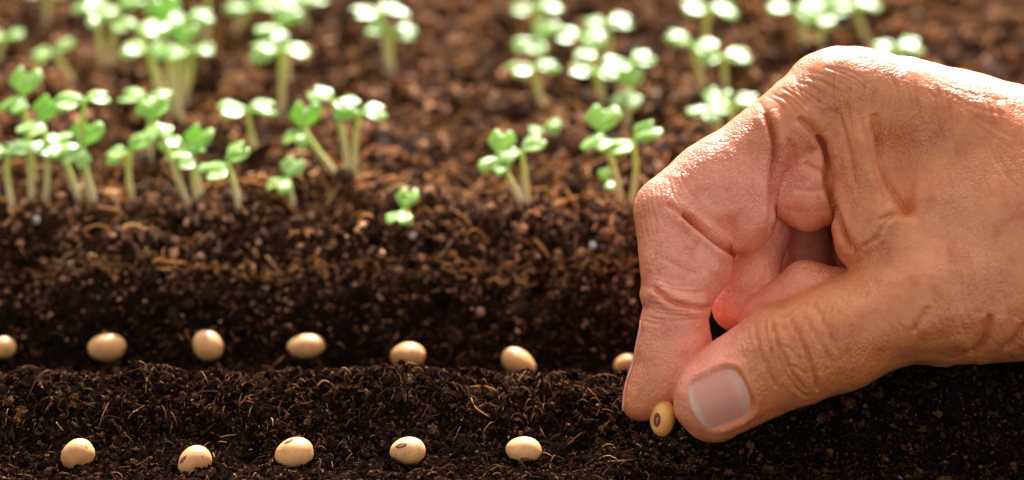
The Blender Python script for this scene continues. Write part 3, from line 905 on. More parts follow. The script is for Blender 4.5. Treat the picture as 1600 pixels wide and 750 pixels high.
def hand_sdf(p):
    C = lambda a, b, ra, rb, sw=1.0: cone(p, U3(*a), U3(*b), ra, rb, sw)
    E = lambda c, r, ang=0, yaw=0: ell(p, U3(*c), r, ang, yaw)
    # back of the hand and heel
    palm = C((1352, 168, -72), (1500, 262, -95), 82, 128, 1.25)
    palm = smin(palm, C((1500, 262, -95), (1670, 345, -100), 128, 208, 1.45), 40)
    palm = smin(palm, C((1325, 400, -225), (1430, 400, -230), 52, 80), 40)  # added mass behind the hollow, blocks sun leaking between the fingers
    palm = smin(palm, C((1370, 215, -190), (1660, 350, -200), 74, 150, 1.2), 50)
    palm = smin(palm, C((1420, 260, -290), (1670, 380, -290), 62, 120, 1.2), 50)
    palm = smin(palm, C((1480, 300, -360), (1690, 410, -330), 55, 100, 1.2), 40)
    palm = smin(palm, C((1670, 345, -120), (1880, 395, -150), 208, 178, 1.35), 60)
    palm = smin(palm, C((1880, 395, -150), (2700, 520, -240), 178, 232, 1.2), 60)
    palm = smin(palm, C((1345, 160, -58), (1660, 262, -46), 64, 104), 36)      # metacarpal of the forefinger
    # knuckle of the forefinger
    palm = smin(palm, E((1318, 140, -60), (84, 66, 66), -12), 26)
    # web between thumb and forefinger
    web = C((1345, 225, -18), (1362, 372, -6), 46, 52, 1.1)
    web = smin(web, C((1362, 372, -6), (1430, 420, -20), 52, 80, 1.1), 30)
    palm = smin(palm, web, 34)
    palm = smin(palm, C((1440, 352, -18), (1640, 345, -14), 84, 120, 1.1), 60)
    # thumb
    th = C((1600, 430, -30), (1425, 476, -2), 128, 92)
    th = smin(th, C((1425, 476, -2), (1318, 522, 22), 92, 84), 24)
    th = smin(th, C((1318, 522, 22), (1222, 556, 40), 83, 79), 20)
    th = smin(th, C((1222, 556, 40), (1118, 615, 54), 77, 69, 1.12), 18)
    th = smin(th, E((1150, 580, 42), (75, 56, 50), 32), 16)
    palm = smin(palm, E((1262, 280, -62), (62, 84, 56), 0), 10)          # fold of flesh at the root of the forefinger
    # forefinger
    ix = C((1318, 140, -60), (1120, 268, -36), 68, 62, 1.15)
    ix = smin(ix, C((1120, 268, -36), (1046, 322, -20), 62, 54, 1.1), 20)
    ix = smin(ix, E((1130, 300, -30), (92, 72, 60), 44), 14)             # soft underside, first phalanx
    ix = smin(ix, E((1158, 330, -34), (52, 64, 52), 20), 14)
    mid = C((1049, 330, -18), (1059, 462, 0), 56, 53, 1.05)
    mid = smin(mid, E((1084, 408, -6), (59, 68, 52), 4), 16)
    ixd = smin(ix, mid, 9)
    dis = C((1056, 470, -4), (1024, 590, -2), 54, 48, 1.0)
    dis = smin(dis, E((1066, 524, -4), (45, 62, 44), 14), 16)
    dis = smin(dis, C((1032, 575, -2), (1006, 622, 4), 49, 37), 20)
    ixd = smin(ixd, dis, 9)
    d = smin(palm, ixd, 13)
    kf = 2.5 + 40 * np.clip((p[:, 0] - 500) / 130, 0, 1)
    d = smin(d, th, kf)
    # middle finger, curled behind
    mf = C((1350, 180, -150), (1196, 308, -136), 66, 60)
    mf = smin(mf, C((1196, 308, -136), (1156, 474, -92), 58, 46), 14)
    mf = smin(mf, E((1172, 430, -88), (50, 58, 46), -30), 10)
    mt = C((1194, 494, -54), (1262, 456, -40), 40, 48)
    mt = smin(mt, C((1262, 456, -40), (1316, 462, -48), 48, 46), 12)
    mf = smin(mf, mt, 3)
    mf = smin(mf, C((1176, 492, -130), (1300, 500, -120), 44, 50), 8)  # added filler behind the curled finger, shuts out light through the gap
    d = smin(d, mf, 5)
    rf = C((1400, 190, -252), (1244, 300, -236), 66, 62)
    rf = smin(rf, C((1244, 300, -236), (1262, 452, -170), 58, 44), 14)
    rf = smin(rf, C((1262, 452, -170), (1360, 480, -150), 43, 40), 12)
    d = smin(d, rf, 6)
    pf = C((1470, 240, -345), (1320, 335, -325), 56, 50)
    pf = smin(pf, C((1320, 335, -325), (1335, 460, -270), 48, 38), 12)
    pf = smin(pf, C((1335, 460, -270), (1400, 490, -240), 38, 34), 12)
    d = smin(d, pf, 6)
    return d

def sdf_mesh(fn, lo, hi, h, block=8):
    n = (np.ceil((hi - lo) / h / block).astype(int)) * block + 1
    cs = (n - 1) // block + 1
    ax = [lo[i] + np.arange(cs[i]) * h * block for i in range(3)]
    G = np.stack(np.meshgrid(*ax, indexing='ij'), -1).reshape(-1, 3).astype(np.float32)
    cd = fn(G).reshape(cs)
    D = np.full(n, 50.0, np.float32)
    D[...] = np.repeat(np.repeat(np.repeat(cd, block, 0), block, 1), block, 2)[:n[0], :n[1], :n[2]]
    # active blocks
    m = np.minimum.reduce([np.abs(cd[i:cs[0]-1+i, j:cs[1]-1+j, k:cs[2]-1+k]) for i in (0, 1) for j in (0, 1) for k in (0, 1)])
    act = np.argwhere(m < h * block * 1.9)
    r = np.arange(block + 1)
    off = np.stack(np.meshgrid(r, r, r, indexing='ij'), -1).reshape(-1, 3)
    for s in range(0, len(act), 400):
        I = (act[s:s+400, None, :] * block + off[None]).reshape(-1, 3)
        D[I[:, 0], I[:, 1], I[:, 2]] = fn((lo + I * h).astype(np.float32))
    s = D < 0
    cell = np.zeros(np.array(n) - 1, bool)
    c8 = [s[i:n[0]-1+i, j:n[1]-1+j, k:n[2]-1+k] for i in (0, 1) for j in (0, 1) for k in (0, 1)]
    allin = np.logical_and.reduce(c8); anyin = np.logical_or.reduce(c8)
    cell = anyin & ~allin
    idx = -np.ones(cell.shape, np.int64); cells = np.argwhere(cell); idx[cell] = np.arange(len(cells))
    acc = np.zeros((len(cells), 3)); cnt = np.zeros(len(cells))
    corners = [(i, j, k) for i in (0, 1) for j in (0, 1) for k in (0, 1)]
    val = {c: D[cells[:, 0] + c[0], cells[:, 1] + c[1], cells[:, 2] + c[2]] for c in corners}
    for c in corners:
        for axn in range(3):
            if c[axn] == 0:
                e = list(c); e[axn] = 1; e = tuple(e)
                a, b = val[c], val[e]
                x = (a < 0) != (b < 0)
                t = np.where(x, a / np.where(x, a - b, 1), 0)
                pt = np.tile(np.array(c, float), (len(cells), 1)); pt[:, axn] += t
                acc[x] += pt[x]; cnt[x] += 1
    V = lo + (cells + acc / cnt[:, None]) * h
    Fs = []
    for axn in range(3):
        sl0 = [slice(None)] * 3; sl1 = [slice(None)] * 3
        sl0[axn] = slice(0, -1); sl1[axn] = slice(1, None)
        a = s[tuple(sl0)]; b = s[tuple(sl1)]
        E = np.argwhere(a != b)
        o1, o2 = [(1, 2), (2, 0), (0, 1)][axn]
        E = E[(E[:, o1] > 0) & (E[:, o2] > 0) & (E[:, o1] < n[o1] - 1) & (E[:, o2] < n[o2] - 1)]
        flip = a[E[:, 0], E[:, 1], E[:, 2]]
        def g(d1, d2):
            q = E.copy(); q[:, o1] -= d1; q[:, o2] -= d2
            return idx[q[:, 0], q[:, 1], q[:, 2]]
        Q = np.stack([g(1, 1), g(0, 1), g(0, 0), g(1, 0)], 1)
        Q[~flip] = Q[~flip][:, ::-1]
        Fs.append(Q)
    F = np.concatenate(Fs); F = F[(F >= 0).all(1)]
    return V, F

def vnormals(V, F):
    fn = np.cross(V[F[:, 2]] - V[F[:, 0]], V[F[:, 3]] - V[F[:, 1]])
    N = np.zeros_like(V)
    for i in range(4): 
        for k in range(3): N[:, k] += np.bincount(F[:, i], fn[:, k], len(V))
    return N / (np.linalg.norm(N, axis=1)[:, None] + 1e-9)

def relax(V, F, it, lam=0.5):
    E = np.concatenate([F[:, [0, 1]], F[:, [1, 2]], F[:, [2, 3]], F[:, [3, 0]]])
    for _ in range(it):
        A = np.zeros_like(V); c = np.bincount(E[:, 0], minlength=len(V)) + np.bincount(E[:, 1], minlength=len(V))
        for k in range(3): A[:, k] = np.bincount(E[:, 0], V[E[:, 1], k], len(V)) + np.bincount(E[:, 1], V[E[:, 0], k], len(V))
        V = V * (1 - lam) + lam * A / np.maximum(c, 1)[:, None]
    return V

def catmull(V, F):
    """one level of smooth subdivision by numpy: quads only"""
    nV, nF = len(V), len(F)
    fp = V[F].mean(1)
    E = np.sort(np.concatenate([F[:, [0, 1]], F[:, [1, 2]], F[:, [2, 3]], F[:, [3, 0]]]), 1)
    key = E[:, 0] * nV + E[:, 1]
    uk, inv = np.unique(key, return_inverse=True)
    ue = np.stack([uk // nV, uk % nV], 1); nE = len(ue)
    fi = np.tile(np.arange(nF), 4)
    ec = np.bincount(inv, minlength=nE)
    es = np.stack([np.bincount(inv, fp[fi, k], nE) for k in range(3)], 1)
    ep = (V[ue[:, 0]] + V[ue[:, 1]] + es) / (2 + ec)[:, None]
    fl = F.ravel(); fr = np.repeat(np.arange(nF), 4)
    n = np.bincount(fl, minlength=nV).astype(float)
    Fa = np.stack([np.bincount(fl, fp[fr, k], nV) for k in range(3)], 1) / np.maximum(n, 1)[:, None]
    mid = (V[ue[:, 0]] + V[ue[:, 1]]) / 2
    ne = np.bincount(ue[:, 0], minlength=nV) + np.bincount(ue[:, 1], minlength=nV)
    Ra = np.stack([np.bincount(ue[:, 0], mid[:, k], nV) + np.bincount(ue[:, 1], mid[:, k], nV) for k in range(3)], 1) / np.maximum(ne, 1)[:, None]
    nn = np.maximum(n, 3)[:, None]
    Vp = (Fa + 2 * Ra + (nn - 3) * V) / nn
    e = [nV + nF + inv[i * nF:(i + 1) * nF] for i in range(4)]
    f = nV + np.arange(nF)
    Q = np.concatenate([np.stack([F[:, i], e[i], f, e[(i + 3) % 4]], 1) for i in range(4)])
    return np.concatenate([Vp, fp, ep]), Q

def dist_poly(X, Y, P):
    P = np.asarray(P, float); best = np.full(len(X), 1e9); T = np.zeros(len(X))
    for i in range(len(P) - 1):
        d = P[i + 1] - P[i]; L2 = d @ d
        t = np.clip(((X - P[i, 0]) * d[0] + (Y - P[i, 1]) * d[1]) / L2, 0, 1)
        r = np.hypot(X - P[i, 0] - t * d[0], Y - P[i, 1] - t * d[1])
        m = r < best; best[m] = r[m]; T[m] = (i + t[m]) / (len(P) - 1)
    return best, T

def curve(P, n=4):
    """smooth polyline"""
    P = np.asarray(P, float)
    for _ in range(2):
        Q = [P[0]]
        for i in range(len(P) - 1):
            Q += [P[i] * .75 + P[i + 1] * .25, P[i] * .25 + P[i + 1] * .75]
        Q.append(P[-1]); P = np.array(Q)
    return P

def to_photo(V):
    k = 1 - V[:, 2] / (DIST * PX)
    return 800 + V[:, 0] / k, 375 - V[:, 1] / k

t0 = __import__('time').time()
HV, HF = sdf_mesh(hand_sdf, np.array([120.0, -420.0, -470.0]), np.array([960.0, 340.0, 135.0]), 4.0)
HV = relax(HV, HF, 2, 0.5)
# carry the forearm on beyond the frame from the open ring of edges
E_ = np.concatenate([HF[:, [0, 1]], HF[:, [1, 2]], HF[:, [2, 3]], HF[:, [3, 0]]])
key = E_.min(1) * len(HV) + E_.max(1)
uk, first, cnt = np.unique(key, return_index=True, return_counts=True)
be = E_[first[cnt == 1]]
be = be[(HV[be[:, 0], 0] > 900) & (HV[be[:, 1], 0] > 900)]
ring = np.unique(be); pos = {int(v): i for i, v in enumerate(ring)}
c0 = HV[ring].mean(0); prev = ring; newV = [HV]; newF = [HF]; off_ = len(HV)
ba = np.array([pos[int(v)] for v in be[:, 0]]); bb = np.array([pos[int(v)] for v in be[:, 1]])
prof = [(12, .995), (36, .98), (80, .955), (150, .93), (260, .94), (420, 1.0), (620, 1.08), (900, 1.17), (1200, 1.22), (1225, 1.1), (1235, 0.6), (1236, 0.02)]
for dx_, sc_ in prof:
    q = HV[ring] - c0; q[:, 0] *= max(0, 1 - dx_ / 60)
    newV.append(c0 + np.array([dx_, -0.17 * dx_, -0.10 * dx_]) + q * sc_)
    cur = off_ + np.arange(len(ring))
    newF.append(np.stack([prev[bb], prev[ba], cur[ba], cur[bb]], 1)); prev = cur; off_ += len(ring)
HV = np.concatenate(newV); HF = np.concatenate(newF)

# bring the outline to its exact course
xs = [950, 1010, 1050, 1085, 1110, 1150, 1183, 1210, 1240, 1275, 1320, 1380, 1430, 1480, 1540, 1600, 1680, 1900]
dt = [5, 5, 7, 14, 11, 9, 6, 0, -6, 1, 3, -5, -15, -12, -12, -5, -3, 0]
db = [0, 0, 0, 8, 6, 3, 3, 3, 2, 5, 2, -5, -5, 10, 10, 10, 6, 0]
tp = [300, 280, 244, 210, 198, 171, 149, 131, 106, 79, 70, 87, 111, 122, 134, 139, 145, 200]
bt = [690, 690, 690, 680, 684, 678, 662, 650, 639, 625, 613, 593, 575, 563, 559, 555, 560, 560]
px_, py_ = to_photo(HV)
T_ = np.clip((py_ - np.interp(px_, xs, tp)) / (np.interp(px_, xs, bt) - np.interp(px_, xs, tp)), 0, 1)
HV[:, 1] -= (1 - T_) ** 2 * np.interp(px_, xs, dt) + T_ ** 3 * np.interp(px_, xs, db)
ll = np.clip((1120 - px_) / 110, 0, 1)
HV[:, 0] += ll * np.interp(py_, [300, 460, 480, 495, 530, 570, 600, 630, 650, 665], [-2, -2, 7, 5, 7, 12, 8, 3, -4, 0])
HV, HF = catmull(HV, HF)
hx, hy = to_photo(HV)
HN = vnormals(HV, HF)
front = np.clip((HN[:, 2] + 0.15) / 0.3, 0, 1)          # the side towards thumb and camera
# creases: (line, depth, half width, farthest w)
CR = [
    ([(1196, 176), (1207, 204), (1212, 240), (1204, 286), (1206, 322), (1204, 362)], 12, 4.5),
    ([(1040, 318), (1056, 327), (1075, 341), (1092, 356), (1117, 378), (1142, 394)], 4, 4.0),
    ([(1068, 334), (1082, 348), (1100, 363), (1122, 381), (1150, 400)], 13, 4.2),
    ([(1022, 448), (1034, 460), (1049, 472), (1076, 479), (1112, 482)], 7, 3.6),
    ([(1028, 400), (1048, 410), (1071, 423), (1090, 430)], 1.2, 4),
    ([(1005, 500), (1020, 506), (1040, 506)], 1.0, 3),
    ([(1246, 184), (1264, 198), (1285, 222), (1292, 250)], 5, 6),
    ([(1278, 212), (1290, 234), (1293, 256), (1290, 286), (1304, 322), (1318, 362), (1334, 395)], 11, 4.5),
    ([(1257, 254), (1268, 264), (1289, 270)], 3, 5),
    ([(1240, 296), (1260, 300), (1291, 297)], 1.2, 5),
    ([(1216, 322), (1250, 334), (1300, 326)], 0.8, 5),
    ([(1230, 215), (1240, 235), (1244, 262)], 2, 4),
    ([(1310, 175), (1322, 215), (1330, 250), (1336, 290)], 2.2, 4),
    ([(1340, 170), (1356, 230), (1370, 280), (1390, 320)], 2.0, 5),
    ([(1366, 176), (1374, 215), (1388, 262), (1402, 300), (1420, 326)], 7, 8),
    ([(1372, 346), (1396, 334), (1420, 326)], 3, 4),
    ([(1366, 376), (1380, 352), (1398, 334)], 2.2, 3.2),
    ([(1346, 386), (1362, 378), (1376, 366)], 2.2, 3),
    # wrinkles over the thumb joint
    ([(1178, 505), (1183, 530), (1192, 560), (1203, 588), (1216, 606)], 2.2, 3.0),
    ([(1207, 500), (1212, 525), (1222, 552), (1238, 584), (1260, 612)], 3.6, 3.2),
    ([(1212, 548), (1226, 580), (1243, 606), (1262, 622)], 2.6, 3.0),
    ([(1232, 490), (1248, 520), (1264, 556), (1275, 592), (1277, 612)], 3.6, 3.4),
    ([(1252, 484), (1268, 512), (1285, 540), (1300, 570)], 2.0, 3.4),
    ([(1275, 480), (1296, 520), (1308, 552)], 1.4, 4),
    ([(1196, 500), (1198, 530), (1208, 560)], 1.2, 2.4),
    ([(1222, 540), (1236, 545), (1248, 560)], 1.4, 2.4),
    ([(1232, 572), (1246, 574), (1258, 586)], 1.4, 2.4),
    # heel and wrist
    ([(1548, 492), (1545, 520), (1532, 545), (1515, 560)], 7, 6),
    ([(1602, 505), (1590, 526), (1570, 548)], 5, 5),
    ([(1452, 478), (1440, 500), (1425, 520)], 2.5, 6),
    ([(1640, 480), (1625, 520), (1610, 550)], 4, 6),
    # second joint, first folds of the forefinger tip
    ([(1186, 158), (1192, 168), (1200, 182)], 1.5, 3.5),
]
disp = np.zeros(len(HV))
for P, dep, sg in CR:
    r, t = dist_poly(hx, hy, curve(P))
    fade = np.clip(np.minimum(t, 1 - t) / 0.18, 0.0, 1) ** 0.7
    m = front * fade * (HV[:, 2] > -150)
    disp -= m * dep * 1.35 * np.exp(-(r / (sg * 0.85)) ** 2)
    disp += m * dep * 0.45 * np.exp(-((r - 2.6 * sg) / (1.7 * sg)) ** 2)
# fine crossing lines: fans of shallow folds
def fan(n, A, B, dep, sg, jit=3, bow=6):
    out = []
    for i in range(n):
        t = (i + 0.5) / n + random.uniform(-.3, .3) / n
        a = np.array(A[0]) * (1 - t) + np.array(A[1]) * t; b = np.array(B[0]) * (1 - t) + np.array(B[1]) * t
        s0, s1 = random.uniform(0, .25), random.uniform(.75, 1)
        p0 = a + (b - a) * s0; p1 = a + (b - a) * s1
        nrm = np.array([-(b - a)[1], (b - a)[0]]); nrm = nrm / np.linalg.norm(nrm)
        mid = (p0 + p1) / 2 + nrm * (bow + random.uniform(-jit, jit))
        out.append(([p0, mid, p1], dep * random.uniform(.8, 2.6), sg))
    return out
FN = []
FN += fan(26, ((1236, 110), (1420, 130)), ((1262, 176), (1400, 250)), 1.0, 1.8, 4, 4)       # over the knuckle
FN += fan(14, ((1195, 150), (1290, 96)), ((1236, 190), (1380, 140)), 0.9, 1.8, 4, -5)
FN += fan(12, ((1000, 300), (1060, 260)), ((1010, 390), (1100, 320)), 0.8, 1.8, 3, 5)
FN += fan(10, ((1000, 420), (1004, 500)), ((1110, 440), (1100, 500)), 0.8, 2.0, 3, 6)
FN += fan(16, ((1380, 440), (1560, 400)), ((1400, 540), (1590, 540)), 0.8, 2.6, 5, 8)
FN += fan(14, ((1180, 480), (1330, 440)), ((1190, 600), (1330, 590)), 0.9, 2.0, 5, 8)
FN += fan(12, ((1380, 110), (1600, 150)), ((1400, 190), (1600, 230)), 0.8, 2.2, 10, -8)
FN += fan(10, ((1090, 250), (1190, 190)), ((1110, 340), (1196, 300)), 0.5, 1.8, 6, 6)
FN += fan(12, ((1130, 520), (1180, 500)), ((1150, 560), (1200, 590)), 0.7, 1.8, 4, 4)
FN += fan(10, ((1420, 110), (1600, 150)), ((1440, 230), (1600, 290)), 0.6, 3.2, 14, 5)
FN += fan(10, ((1440, 230), (1600, 300)), ((1420, 340), (1600, 400)), 0.6, 3.6, 14, -8)
FN += fan(14, ((1430, 110), (1600, 260)), ((1600, 140), (1600, 420)), 0.5, 3.0, 8, 5)
for P, dep, sg in FN:
    P = curve(P)
    x0, x1, y0, y1 = P[:, 0].min() - 9, P[:, 0].max() + 9, P[:, 1].min() - 9, P[:, 1].max() + 9
    sel = np.nonzero((hx > x0) & (hx < x1) & (hy > y0) & (hy < y1) & (HV[:, 2] > -150) & (front > 0))[0]
    r, t = dist_poly(hx[sel], hy[sel], P)
    disp[sel] -= front[sel] * dep * np.exp(-(r / sg) ** 2) * np.clip(np.minimum(t, 1 - t) / 0.25, 0, 1)
# gentle unevenness everywhere
disp += 1.3 * fbm(HV[:, 0] / 45, HV[:, 1] / 45, HV[:, 2] / 45, 3, seed=61) + 0.35 * noise(HV[:, 0] / 9, HV[:, 1] / 9, HV[:, 2] / 9, seed=62)
# broad shapes: hollow between the metacarpals, tendon, ball of the thumb
def bump(px, py, rx, ry, ang, amt, wmin=-200):
    c, s = math.cos(math.radians(ang)), math.sin(math.radians(ang))
    dx, dy = hx - px, -(hy - py)
    u = (dx * c + dy * s) / rx; v = (-dx * s + dy * c) / ry
    return amt * np.exp(-(u * u + v * v)) * front * (HV[:, 2] > wmin)
disp += bump(1408, 280, 24, 66, 20, -24)
disp += bump(1418, 318, 14, 16, 0, -14)
disp += bump(1352, 250, 16, 60, 12, 6)
disp += bump(1262, 225, 30, 40, 0, 4)
disp += bump(1490, 430, 60, 30, 15, 5)
disp += bump(1560, 470, 20, 60, -20, -5)
disp += bump(1440, 330, 50, 30, -20, -6)
disp += bump(1358, 330, 24, 48, 10, 5)
disp += bump(1480, 500, 60, 30, 10, 6)
disp += bump(1450, 562, 90, 18, 0, -6)
disp += bump(1560, 300, 50, 60, 0, 5)
# bed of the thumb nail
NC = np.array([1126.0, 622.0]); NA = math.radians(24.0)      # centre in the photograph, angle of the thumb
def nail_uv(x, y):
    dx, dy = x - NC[0], -(y - NC[1])
    return (dx * math.cos(NA) + dy * math.sin(NA)), (-dx * math.sin(NA) + dy * math.cos(NA))
u, v = nail_uv(hx, hy)
NL, NW = 45.0, 44.0
inside = ((np.abs(u) / NL) ** 3.2 + (np.abs(v) / NW) ** 3.2) ** (1 / 3.2)
sel = front * (HV[:, 2] > 20)
disp -= sel * 5.0 / (1 + np.exp((inside - 1.0) / 0.035))
disp += sel * (3.0 + 2.5 * np.clip(u / NL, 0, 1)) * np.exp(-((inside - 1.12) / 0.10) ** 2) * np.clip((u + 40) / 20, 0, 1)
HV = HV + HN * disp[:, None]

# skin colour by region: tanned back, pink pads and folds, darker red creases
def blob(px, py, rx, ry, ang=0):
    c, s = math.cos(math.radians(ang)), math.sin(math.radians(ang))
    dx, dy = hx - px, -(hy - py)
    return np.exp(-(((dx * c + dy * s) / rx) ** 2 + ((-dx * s + dy * c) / ry) ** 2))
tan = np.array([0.61, 0.187, 0.062]); pink = np.array([0.86, 0.295, 0.190]); pale = np.array([0.74, 0.285, 0.135]); red = np.array([0.58, 0.16, 0.08])
pk = np.clip(blob(1065, 440, 80, 170, 0) + blob(1140, 320, 90, 80, 40) + blob(1240, 300, 50, 80) + 0.75 * blob(1240, 455, 130, 70, 20) / (1 + np.exp((HV[:, 2] - 22) / 3.0)) + 0.7 * blob(1110, 545, 60, 40, 35) + 0.5 * blob(1085, 640, 40, 60), 0, 1)[:, None]
pl = np.clip(blob(1500, 380, 120, 120) * 0.7 + blob(1340, 120, 120, 40) * 0.5, 0, 1)[:, None]
rd = np.clip(blob(1000, 650, 34, 20) * 0.9 + blob(1120, 380, 30, 10, -40) * 0.6 + blob(1205, 280, 8, 80) * 0.4 + blob(1380, 100, 50, 16, -15) * 0.35, 0, 1)[:, None]
tint = tan * (1 - pk) + pink * pk
tint = tint * (1 - pl) + pale * pl
tint = tint * (1 - rd) + red * rd
def hand_world(V):
    V = V / PX
    return V[:, :1] * RIGHT + V[:, 1:2] * UP - V[:, 2:3] * FWD
HO = hand_world(U3(1500, 350, -100)[None])[0]
hand = empty('hand', HO)
tag(hand, 'bare tanned hand reaching in from the right and pinching a soybean above the trench', 'hand')
sk = mesh_obj('skin', hand_world(HV) - HO, HF, M_SKIN, hand)
at = sk.data.attributes.new('tint', 'FLOAT_COLOR', 'POINT')
at.data.foreach_set('color', np.concatenate([tint, np.ones((len(tint), 1))], 1).astype(np.float32).ravel())

# the thumb nail: a curved plate with thickness lying in its bed
def mat_nail():
    m, nt, b = new_mat('nail')
    L = nt.links.new
    at = N_(nt, 'ShaderNodeAttribute'); at.attribute_name = 'along'
    r = ramp(nt, [(0.0, (0.70, 0.43, 0.30)), (0.06, (0.68, 0.39, 0.27)), (0.14, (0.66, 0.285, 0.20)), (0.72, (0.64, 0.265, 0.185)), (0.84, (0.68, 0.34, 0.25)), (1.0, (0.70, 0.38, 0.28))])
    L(at.outputs['Fac'], r.inputs[0]); L(r.outputs[0], b.inputs['Base Color'])
    b.inputs['Roughness'].default_value = 0.27; b.inputs['Specular IOR Level'].default_value = 0.35
    b.inputs['Coat Weight'].default_value = 0.15; b.inputs['Coat Roughness'].default_value = 0.2
    b.inputs['Subsurface Weight'].default_value = 0.3; b.inputs['Subsurface Radius'].default_value = (1, .4, .3); b.inputs['Subsurface Scale'].default_value = 0.0012
    tc = N_(nt, 'ShaderNodeNewGeometry'); n = noise_node(nt, tc.outputs['Position'], 700, 3)
    ac = N_(nt, 'ShaderNodeAttribute'); ac.attribute_name = 'across'
    n = noise_node(nt, None, 26, 3, .6); n.noise_dimensions = '1D'; L(ac.outputs['Fac'], n.inputs['W'])
    bp = N_(nt, 'ShaderNodeBump'); bp.inputs['Strength'].default_value = 0.5; bp.inputs['Distance'].default_value = 0.0002
    L(n.outputs[0], bp.inputs['Height']); L(bp.outputs[0], b.inputs['Normal'])
    return m
M_NAIL = mat_nail()

def surface_w(x, y, cand):
    """nearness of the hand surface at photo point (x, y)"""
    d = (cand[0] - x) ** 2 + (cand[1] - y) ** 2
    k = np.argsort(d)[:12]; wgt = 1 / (d[k] + 1.0)
    return (cand[2][k] * wgt).sum() / wgt.sum()

def nail_plate(name, centre, ang, L_, W_, lift, bow, par, wmin, edge_lift=0.0):
    px_, py_ = to_photo(HV)
    sel = (HN[:, 2] > 0.0) & (HV[:, 2] > wmin) & (np.abs(px_ - centre[0]) < 1.6 * L_) & (np.abs(py_ - centre[1]) < 1.6 * L_)
    cand = (px_[sel], py_[sel], HV[sel, 2])
    # fit a smooth quadric to the bed
    c, s = math.cos(ang), math.sin(ang)
    cu = (cand[0] - centre[0]) * c - (cand[1] - centre[1]) * s; cv = -(cand[0] - centre[0]) * s - (cand[1] - centre[1]) * c
    ins = (np.abs(cu) < L_ * .95) & (np.abs(cv) < W_ * .95)
    A = np.stack([np.ones(ins.sum()), cu[ins], cv[ins], cu[ins] ** 2, cv[ins] ** 2, cu[ins] * cv[ins]], 1)
    q = np.linalg.lstsq(A, cand[2][ins], rcond=None)[0]
    n = 26
    T, B, al, ac = [], [], [], []
    for i in range(n + 1):
        for j in range(n + 1):
            a, b = -1 + 2 * i / n, -1 + 2 * j / n
            # square to rounded rectangle
            uu = a * math.sqrt(1 - 0.42 * b * b) * 1.08; vv = b * math.sqrt(1 - 0.36 * a * a) * 1.06
            U_, W2 = uu * L_, vv * W_
            w = q @ np.array([1, U_, W2, U_ * U_, W2 * W2, U_ * W2]) + lift - bow * (vv ** 2) - 4.0 * max(0.0, uu) ** 3
            x = centre[0] + U_ * c - W2 * s; y = centre[1] - U_ * s - W2 * c
            T.append(U3(x, y, w)); B.append(U3(x, y, w - 2.6)); al.append((uu + 1) / 2); ac.append(vv)
    N1 = (n + 1) ** 2
    F = []
    for i in range(n):
        for j in range(n):
            a = i * (n + 1) + j
            F.append((a, a + n + 1, a + n + 2, a + 1)); F.append((a + N1, a + 1 + N1, a + n + 2 + N1, a + n + 1 + N1))
    rim = [(i, 0) for i in range(n)] + [(n, j) for j in range(n)] + [(i, n) for i in range(n, 0, -1)] + [(0, j) for j in range(n, 0, -1)]
    rim = [i * (n + 1) + j for i, j in rim]
    for k in range(len(rim)):
        a, b = rim[k], rim[(k + 1) % len(rim)]
        F.append((b, a, a + N1, b + N1))
    o = mesh_obj(name, hand_world(np.array(T + B)) - HO, F, M_NAIL, par)
    at = o.data.attributes.new('along', 'FLOAT', 'POINT'); at.data.foreach_set('value', np.array(al + al, np.float32))
    at = o.data.attributes.new('across', 'FLOAT', 'POINT'); at.data.foreach_set('value', np.array(ac + ac, np.float32))
    return o
nail_plate('thumb_nail', NC, NA, NL, NW, 6.4, 8.0, hand, 10)['label'] = 'broad pale glossy thumb nail'
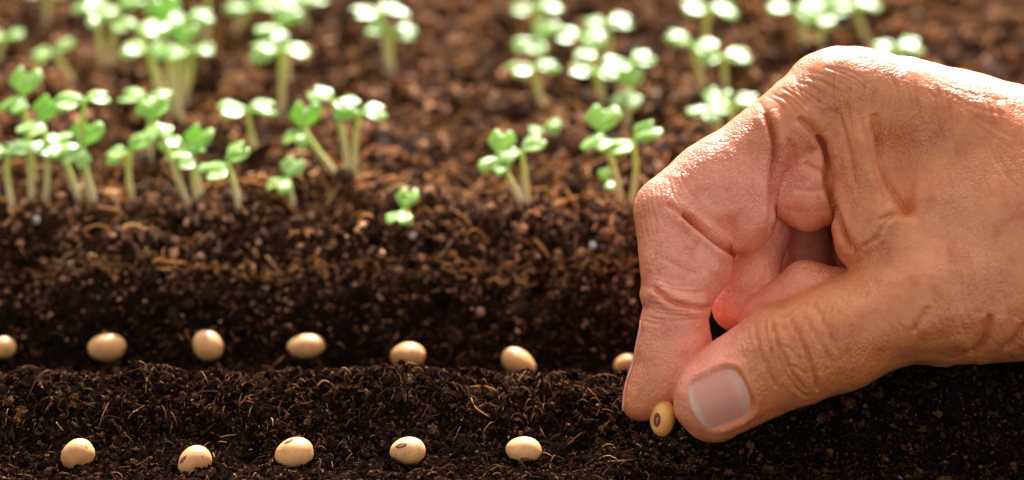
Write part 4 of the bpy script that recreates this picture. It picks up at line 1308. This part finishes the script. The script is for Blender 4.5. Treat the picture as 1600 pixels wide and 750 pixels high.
# the forefinger's nail, seen along its edge on the far side of the tip
px_, py_ = to_photo(HV)
rows, cols = 15, 13
T_, B_, al = [], [], []
for i in range(rows):
    yy = 500 + (642 - 500) * i / (rows - 1)
    m = (np.abs(py_ - yy) < 5) & (px_ < 1100) & (np.abs(HV[:, 2]) < 90)
    half = 0.85 if 0 < i < rows - 1 else 0.7
    for j in range(cols):
        th_ = -0.55 + (-1 + 2 * j / (cols - 1)) * half
        dv_ = np.array([-math.cos(th_), math.sin(th_)])
        q = HV[m][:, [0, 2]]; k = np.argsort(-(q @ dv_))[:10]
        c_ = q[k].mean(0); y_ = (375 - yy) * (1 - c_[1] / (DIST * PX))
        out = 0.5 + 2.2 * (i / (rows - 1)) ** 3
        T_.append((c_[0] + dv_[0] * out, y_, c_[1] + dv_[1] * out)); B_.append((c_[0] + dv_[0] * (out - 3), y_, c_[1] + dv_[1] * (out - 3))); al.append(1 - i / (rows - 1))
T_, B_ = np.array(T_), np.array(B_)
for arr in (T_, B_):
    g3 = arr.reshape(rows, cols, 3)
    for _ in range(3): g3[1:-1, 1:-1] = 0.4 * g3[1:-1, 1:-1] + 0.15 * (g3[:-2, 1:-1] + g3[2:, 1:-1] + g3[1:-1, :-2] + g3[1:-1, 2:])
F_ = []; N1 = rows * cols
for i in range(rows - 1):
    for j in range(cols - 1):
        a = i * cols + j
        F_.append((a, a + 1, a + cols + 1, a + cols)); F_.append((a + N1, a + cols + N1, a + cols + 1 + N1, a + 1 + N1))
rim = [j for j in range(cols - 1)] + [i * cols + cols - 1 for i in range(rows - 1)] + [(rows - 1) * cols + j for j in range(cols - 1, 0, -1)] + [i * cols for i in range(rows - 1, 0, -1)]
for k in range(len(rim)):
    a, b_ = rim[k], rim[(k + 1) % len(rim)]
    F_.append((a, a + N1, b_ + N1, b_))
fnail = mesh_obj('finger_nail', hand_world(np.concatenate([T_, B_])) - HO, F_, M_NAIL, hand)
at = fnail.data.attributes.new('along', 'FLOAT', 'POINT'); at.data.foreach_set('value', np.array(al + al, np.float32))
fnail['label'] = 'pale nail edge at the far side of the forefinger tip'
print('hand', len(HV), len(HF), round(__import__('time').time() - t0, 1), 's')
